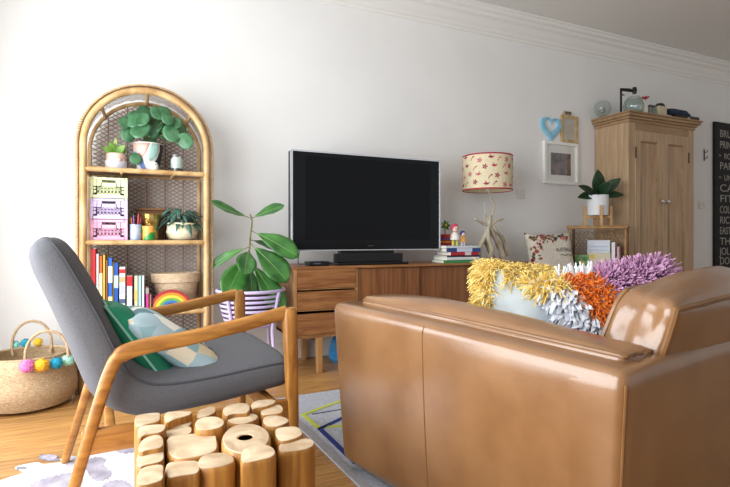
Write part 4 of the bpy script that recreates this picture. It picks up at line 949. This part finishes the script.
for d, L_, w in (((-.12, -.25, 1.0), .29, .135), ((.62, -.25, .72), .26, .115), ((-.85, -.3, .5), .24, .105), ((-.95, -.2, .0), .19, .10), ((.98, -.3, .12), .20, .10), ((.25, -.5, .65), .2, .11), ((.15, .3, 1.1), .24, .10), ((-.4, -.5, .35), .18, .10)):
    dd = Vector((d[0]*RT[0]+d[1]*FW[0], d[0]*RT[1]+d[1]*FW[1], d[2])); mb = MB(); leaf(mb, Vector((0, 0, .19))+Vector((dd.x, dd.y, 0))*.03, dd, L_, w, 'ovate', .12, up=(-FW[0]*.8, -FW[1]*.8, .6), fold=.2, nu=9, nv=4); sheet(mb.build('leaf', m_leafd, t), .0015)
MB().tube([(0, 0, .17), (0, 0, .25)], .006, 6).build('stem', m_stem, t)

# ------------------------------------------------------------------ bench with tapestry cushion
bc = at(552, 262, 3.50)
bn = T('low_bench', 'low wooden bench under the tapestry cushion behind the sofa', 'bench', (bc.x, 3.56, 0), 0)
bz = .56
MB().box((0, 0, bz-.02), (.56, .38, .04)).build('seat', m_pine, bn, 0, .006)
for sx in (-1, 1):
    for sy in (-1, 1): MB().box((sx*.24, sy*.15, (bz-.04)/2), (.04, .04, bz-.04)).build('leg', m_pine, bn, 0, .003)
zc = at(552, 234, 3.48).z; hh = zc-bz
t, fn = cushion('cushion', 'tapestry cushion with flowers and AUSTRALIA lettering beyond the sideboard', axes((bc.x, 3.52, bz+hh/2+.005), (1, -.12, 0.02), (-.02, .22, 1)), .50, hh+.03, .15, M('tapestry', '#cfc6b6', '#ded6c8', rough=.95, scale=60), seed=5)
def sf(u, v): q = fn(u, v, 1); return q+Vector((0, 0, .002))
rnd = random.Random(11)
for i in range(90):
    if i < 36: u, v = rnd.uniform(-.95, -.55), rnd.uniform(-.8, .92)
    elif i < 76: u, v = rnd.uniform(-.6, .75), rnd.uniform(.55, .93)
    else: u, v = rnd.uniform(-.95, -.3), rnd.uniform(.2, .9)
    s = rnd.uniform(.05, .10); a_ = rnd.uniform(0, 6.28); mb = MB(); k = 8
    el = rnd.choice((.45, .45, .9))
    pts = [sf(max(-.99, min(.99, u+s*(math.cos(b_)*math.cos(a_)-el*math.sin(b_)*math.sin(a_)))), max(-.99, min(.99, v+s*(math.cos(b_)*math.sin(a_)+el*math.sin(b_)*math.cos(a_))))) for b_ in [2*math.pi*j/k for j in range(k)]]
    mb.add(pts, [tuple(range(k))]); sheet(mb.build('embroidered_petal', P(rnd.choice(('#a8323c', '#5f6a3a', '#7d7a4a', '#b8524a', '#4a5440', '#c87a6a', '#3d4a52', '#8a2a34')), .95), t, 0), .0012)
hw2, hh2 = .25, (hh+.03)/2
letters('lettering', 'AUSTRALIA', .050, P('#2c2c30', .9), t, None, sx=.8, align='LEFT', fn=lambda c: sf(max(-.99, min(.99, .04+c.x/hw2)), max(-.9, min(.9, .12+c.y/hh2)))+Vector((0, 0, .001)))
mb = MB(); mb.tube([sf(.2+.05*i, -.03+.03*math.sin(i*1.1)) for i in range(13)], .0025, 5); mb.build('flourish', P('#3c3c40', .9), t)

# ------------------------------------------------------------------ leather sofa
SO = Vector((.968, .76, 0)); SA = R(12.5)
sofa = T('leather_sofa', 'tan leather sofa with piped cushions seen from behind its arm', 'sofa', SO, SA)
SL = 2.15; AL = 1.17; SB = .045
def softbox(x0, x1, y0, y1, z0, z1, rad, bulge=0, tap=(0, 0, 0, 0), slope=0, n=10, seed=0, wr=0, p=None, top=0):
    """rounded box: bulge in metres, tap = inset of the bottom on the x0, x1, y0, y1 sides"""
    sx, sy, sz = (x1-x0)/2, (y1-y0)/2, (z1-z0)/2; cx, cy, cz = (x0+x1)/2, (y0+y1)/2, (z0+z1)/2
    bm = bmesh.new(); bmesh.ops.create_cube(bm, size=2); bmesh.ops.subdivide_edges(bm, edges=bm.edges, cuts=n, use_grid_fill=True)
    def fn(u):
        # concentrate vertices near the edges, then round them
        u = Vector([math.sin(c*math.pi/2*.98)/math.sin(math.pi/2*.98) for c in u])
        q = Vector((u.x*sx, u.y*sy, u.z*sz)); inn = Vector((max(-sx+rad, min(sx-rad, q.x)), max(-sy+rad, min(sy-rad, q.y)), max(-sz+rad, min(sz-rad, q.z))))
        d = q-inn
        if d.length > 1e-6: q = inn+d.normalized()*min(rad, max(abs(d.x), abs(d.y), abs(d.z)))
        nx, ny, nz = q.x/sx, q.y/sy, q.z/sz
        fx, fy, fz = (1-nx*nx), (1-ny*ny), (1-nz*nz)
        q.x += bulge*nx*fy*fz; q.y += bulge*ny*fx*fz; q.z += (bulge+(top if nz > 0 else 0))*nz*fx*fy
        if wr:
            w_ = noise.noise(Vector((nx*2.3+seed, ny*2.3, nz*2.3)))*wr+noise.noise(Vector((nx*6+seed, ny*6, nz*6)))*wr*.35; q *= 1+w_
        h = (1-nz)/2
        q.x += h*(tap[0] if nx < 0 else 0)*abs(nx)-h*(tap[1] if nx > 0 else 0)*abs(nx); q.y += h*(tap[2] if ny < 0 else 0)*abs(ny)-h*(tap[3] if ny > 0 else 0)*abs(ny)
        q += Vector((cx, cy, cz)); q.z += slope*(q.y/AL)*max(0, (q.z-z0)/(z1-z0))
        return q
    bm.verts.index_update(); mb = MB(); mb.fn = fn; mb.add([fn(v.co.copy()) for v in bm.verts], [tuple(v.index for v in f.verts) for f in bm.faces]); bm.free(); return mb
# arms
AZ = .632
def edge_pipe(fn, loops, r, parent, m=None):
    for lp_ in loops:
        q = []
        for a_, b_ in zip(lp_, lp_[1:]):
            q += [fn(Vector(a_).lerp(Vector(b_), k/14)) for k in range(14)]
        q.append(fn(Vector(lp_[-1])))
        if m: q = [m @ p_ for p_ in q]
        MB().tube(q, r, 7).build('piping', m_pipe, parent)
for s in (0, 1):
    x0, x1 = (0, .24) if s == 0 else (SL-.24, SL)
    am = softbox(x0, x1, 0, AL, SB, AZ, .034, .006, (.03, 0, .04, .035) if s == 0 else (0, .03, .04, .035), .04, 18)
    ar = am.build('arm', m_leather, sofa, 80); k_ = -1 if s == 0 else 1
    MB().tube([am.fn(Vector((k_, .06, lerp(.97, -.97, i/16)))) for i in range(17)], .0022, 5).build('seam', m_pipe, ar)
    # loose pad along the top of the arm
    px0, px1 = (.085, .235) if s == 0 else (SL-.235, SL-.085)
    pm = softbox(px0, px1, .045, AL-.085, AZ-.03, AZ+.018, .02, .010, slope=.05, n=22, seed=4, wr=.018, top=.014)
    pd = pm.build('arm_pad', m_leather, sofa, 80)
    edge_pipe(pm.fn, [[(-k_*.2, -1, 1), (k_, -1, 1), (k_, 1, 1), (-k_, 1, 1)]], .0055, pd)
bk_ = softbox(.0, SL, -.003, .17, SB, AZ+.0, .034, .006, (.03, .03, .04, 0), 0, 16).build('back', m_leather, sofa, 80)
MB().tube([(.009+.027*h, .005+.038*h, lerp(AZ-.03, SB+.04, h)) for h in [i/8 for i in range(9)]], .003, 5).build('seam', m_pipe, bk_)
for xs_ in (.72, 1.43): MB().tube([(xs_, -.012+.05*h+.004, lerp(AZ-.04, SB+.03, h)) for h in [i/8 for i in range(9)]], .0022, 5).build('seam', m_pipe, bk_)
MB().box((SL/2, AL/2, SB+.09), (SL-.3, AL-.16, .16)).build('base', m_leather, sofa, 0, .02)
for x_ in (.20, SL-.20):
    for y_ in (.18, AL-.24): MB().lathe([(.02, .012), (.028, SB+.02)], (x_, y_, 0), n=12).build('foot', P('#2a1a10', .4), sofa)
# seat and back cushions
nC = 2; cw = (SL-.52)/nC
for i in range(nC):
    a, b = .26+cw*i, .26+cw*(i+1)
    softbox(a+.004, b-.004, .17, AL-.005, SB+.17, .43, .04, .015, n=10, seed=i, wr=.01, top=.02).build('seat_cushion', m_leather, sofa, 80)
    bk2 = softbox(a-.02, b-.004, -.088, .088, -.19, .19, .022, .020, n=26, seed=i*3+1, wr=.032, top=.040)
    bm_ = Matrix.Translation((0, .125, .592)) @ Matrix.Rotation(R(15), 4, 'X')
    def ff(u, f0=bk2.fn, xa=a, xm=(a+b)/2):
        return lean_in(f0(u), xa, xm)
    def lean_in(q, xa, xm):      # the upper front corner of the end slopes inwards
        k = max(0, (q.z+.10)/.29)**1.3*max(0, min(1, (q.y+.10)/.18))*max(0, (xm-q.x)/(xm-xa)); q = q.copy(); q.x += .075*k; q.z -= .012*k; return q
    bk2.v = [lean_in(q, a, (a+b)/2) for q in bk2.v]
    o = bk2.xf(bm_).build('back_cushion', m_leather, sofa, 80)
    edge_pipe(ff, [[(-1, y_, -1), (-1, y_, 1), (1, y_, 1), (1, y_, -1)] for y_ in (-1, 1)], .0085, o, bm_)

# ------------------------------------------------------------------ shaggy cushions on the sofa
def tuft(mb, p, n, length, w, droop, jit):
    n = (n+Vector((random.uniform(-jit, jit), random.uniform(-jit, jit), random.uniform(-jit, jit)))).normalized(); s = n.orthogonal().normalized(); s = (s*math.cos(random.random()*6)+n.cross(s)*math.sin(random.random()*6)).normalized()*w; s2 = n.cross(s)
    rings = []
    for k, f_ in ((0, 1), (.55, .95), (1, .6)):
        c = p+n*(length*k)+Vector((0, 0, -droop*length*k*k)); rings.append([c+s*f_, c-s*.5*f_+s2*.87*f_, c-s*.5*f_-s2*.87*f_])
    mb.loft(rings)
def shag(name, mat, t, fn, mw, pts, length, w, droop=.3, jit=.4, per=1, label=None):
    mb = MB(); inv = mw.to_3x3().inverted(); dn = inv @ Vector((0, 0, -1))
    for u, v, sg in pts:
        e = .02; p = fn(u, v, sg); du = fn(min(1, u+e), v, sg)-fn(max(-1, u-e), v, sg); dv = fn(u, min(1, v+e), sg)-fn(u, max(-1, v-e), sg)
        n = du.cross(dv)*sg
        if n.length < 1e-9: n = Vector((u, v, 0))
        n.normalize(); edge = max(abs(u), abs(v))
        if edge > .85: n = (n*.5+Vector((u if abs(u) > .85 else 0, v if abs(v) > .85 else 0, 0)).normalized()).normalized()
        pw = mw @ p; nw = mw.to_3x3() @ n; st = len(mb.v)
        tuft(mb, pw, nw, length*random.uniform(.7, 1.2), w, droop, jit)
    mb.xf(mw.inverted()); o = mb.build(name, mat, t, 50, kind='stuff', label=label); return o
def pix_axes(px, py, tdepth, xdir, ydir):
    c = ray(px, py)*tdepth+Vector((0, 0, H)); return axes(c, xdir, ydir)
rt3 = Vector((RT[0], RT[1], 0)); fw3 = Vector((FW[0], FW[1], 0)); Zv = Vector((0, 0, 1))
wool = lambda n, a, b: M(n, a, b, rough=.95, scale=40)
# cushion with white backing and yellow shag on the far face and rim
mwA = pix_axes(515, 305, 1.84, (.80, -.52, -.10), (.38, .38, .78))
tA, fA = cushion('shaggy_cushion', 'white-backed cushion with long yellow shag around its edge on the sofa', mwA, .29, .34, .12, M('white_cotton', '#c6d0d5', '#d3dce0', rough=.9, scale=6), seed=2, name='backing')
sgA = 1 if (mwA.to_3x3() @ Vector((0, 0, 1))).dot(fw3) < 0 else -1     # side that faces the camera
rp = random.Random(5); pts = []; pk_ = []
for i in range(2000):
    u, v = rp.uniform(-1, .9), rp.uniform(-1, 1); pts.append((u, v, -sgA)) if v > -.5 else pk_.append((u, v, -sgA))
for i in range(1100):
    s = rp.random()
    if s < .6: pts.append((lambda a_: (a_, rp.uniform(.42+.16*math.sin(a_*9)+.1*math.sin(a_*23), .99), sgA))(rp.uniform(-1, 1)))
    else:
        v = rp.uniform(-.95, .95); q = (rp.uniform(-.99, -.62), v, sgA); (pts if v > -.35 else pk_).append(q)
shag('yellow_tufts', wool('yellow_wool', '#e0bb5a', '#f0d98c'), tA, fA, mwA, pts, .042, .0026, .5, .75)
shag('pale_pink_tufts', wool('pale_pink_wool', '#e3cbc0', '#f0e2da'), tA, fA, mwA, pk_, .045, .0028, .7, .6)
# striped shag cushion propped behind
mwB = pix_axes(622, 309, 1.72, rt3*.97-fw3*.05+Zv*.13, Zv*.80+fw3*.22)
tB, fB = cushion('shaggy_cushion', 'shaggy cushion striped in grey, orange and purple tufts on the sofa', mwB, .48, .29, .12, M('white_cotton2', '#d4dbde', '#e0e5e8', rough=.9, scale=6), seed=6, name='backing', shear=.5)
sgB = 1 if (mwB.to_3x3() @ Vector((0, 0, 1))).dot(fw3) < 0 else -1
zones = {'yellow': [], 'grey': [], 'orange': [], 'white': [], 'purple': []}
for i in range(5200):
    u, v = rp.uniform(-1, 1), rp.uniform(-.95, 1); sg = sgB if rp.random() < .75 else -sgB
    b1, b2 = -.52, -.02
    if u < b1: k = 'yellow' if v > .55 else 'grey'
    elif u < b2: k = 'white' if v > .92 else ('orange' if v > -.55 or u < -.32 else None)
    else: k = 'purple' if v > -.8 else None
    if k == 'grey' and rp.random() < .72: continue
    if k: zones[k].append((u, v, sg))
shag('yellow_tufts', wool('yellow_wool', '#e0bb5a', '#f0d98c'), tB, fB, mwB, zones['yellow'], .04, .0026, .3, .75)
shag('grey_loops', wool('grey_wool_loops', '#c4c8d2', '#e0e3ea'), tB, fB, mwB, zones['grey'], .032, .0105, .5, .55)
shag('orange_tufts', wool('orange_wool', '#d9691c', '#ee8a34'), tB, fB, mwB, zones['orange'], .032, .0026, .25, .8)
shag('white_tufts', wool('white_wool', '#e4e8ee', '#f4f6f8'), tB, fB, mwB, zones['white'], .04, .004, .0, .5)
shag('purple_tufts', wool('purple_wool', '#b483a8', '#cfa3c4'), tB, fB, mwB, zones['purple'], .048, .0036, .1, .5)
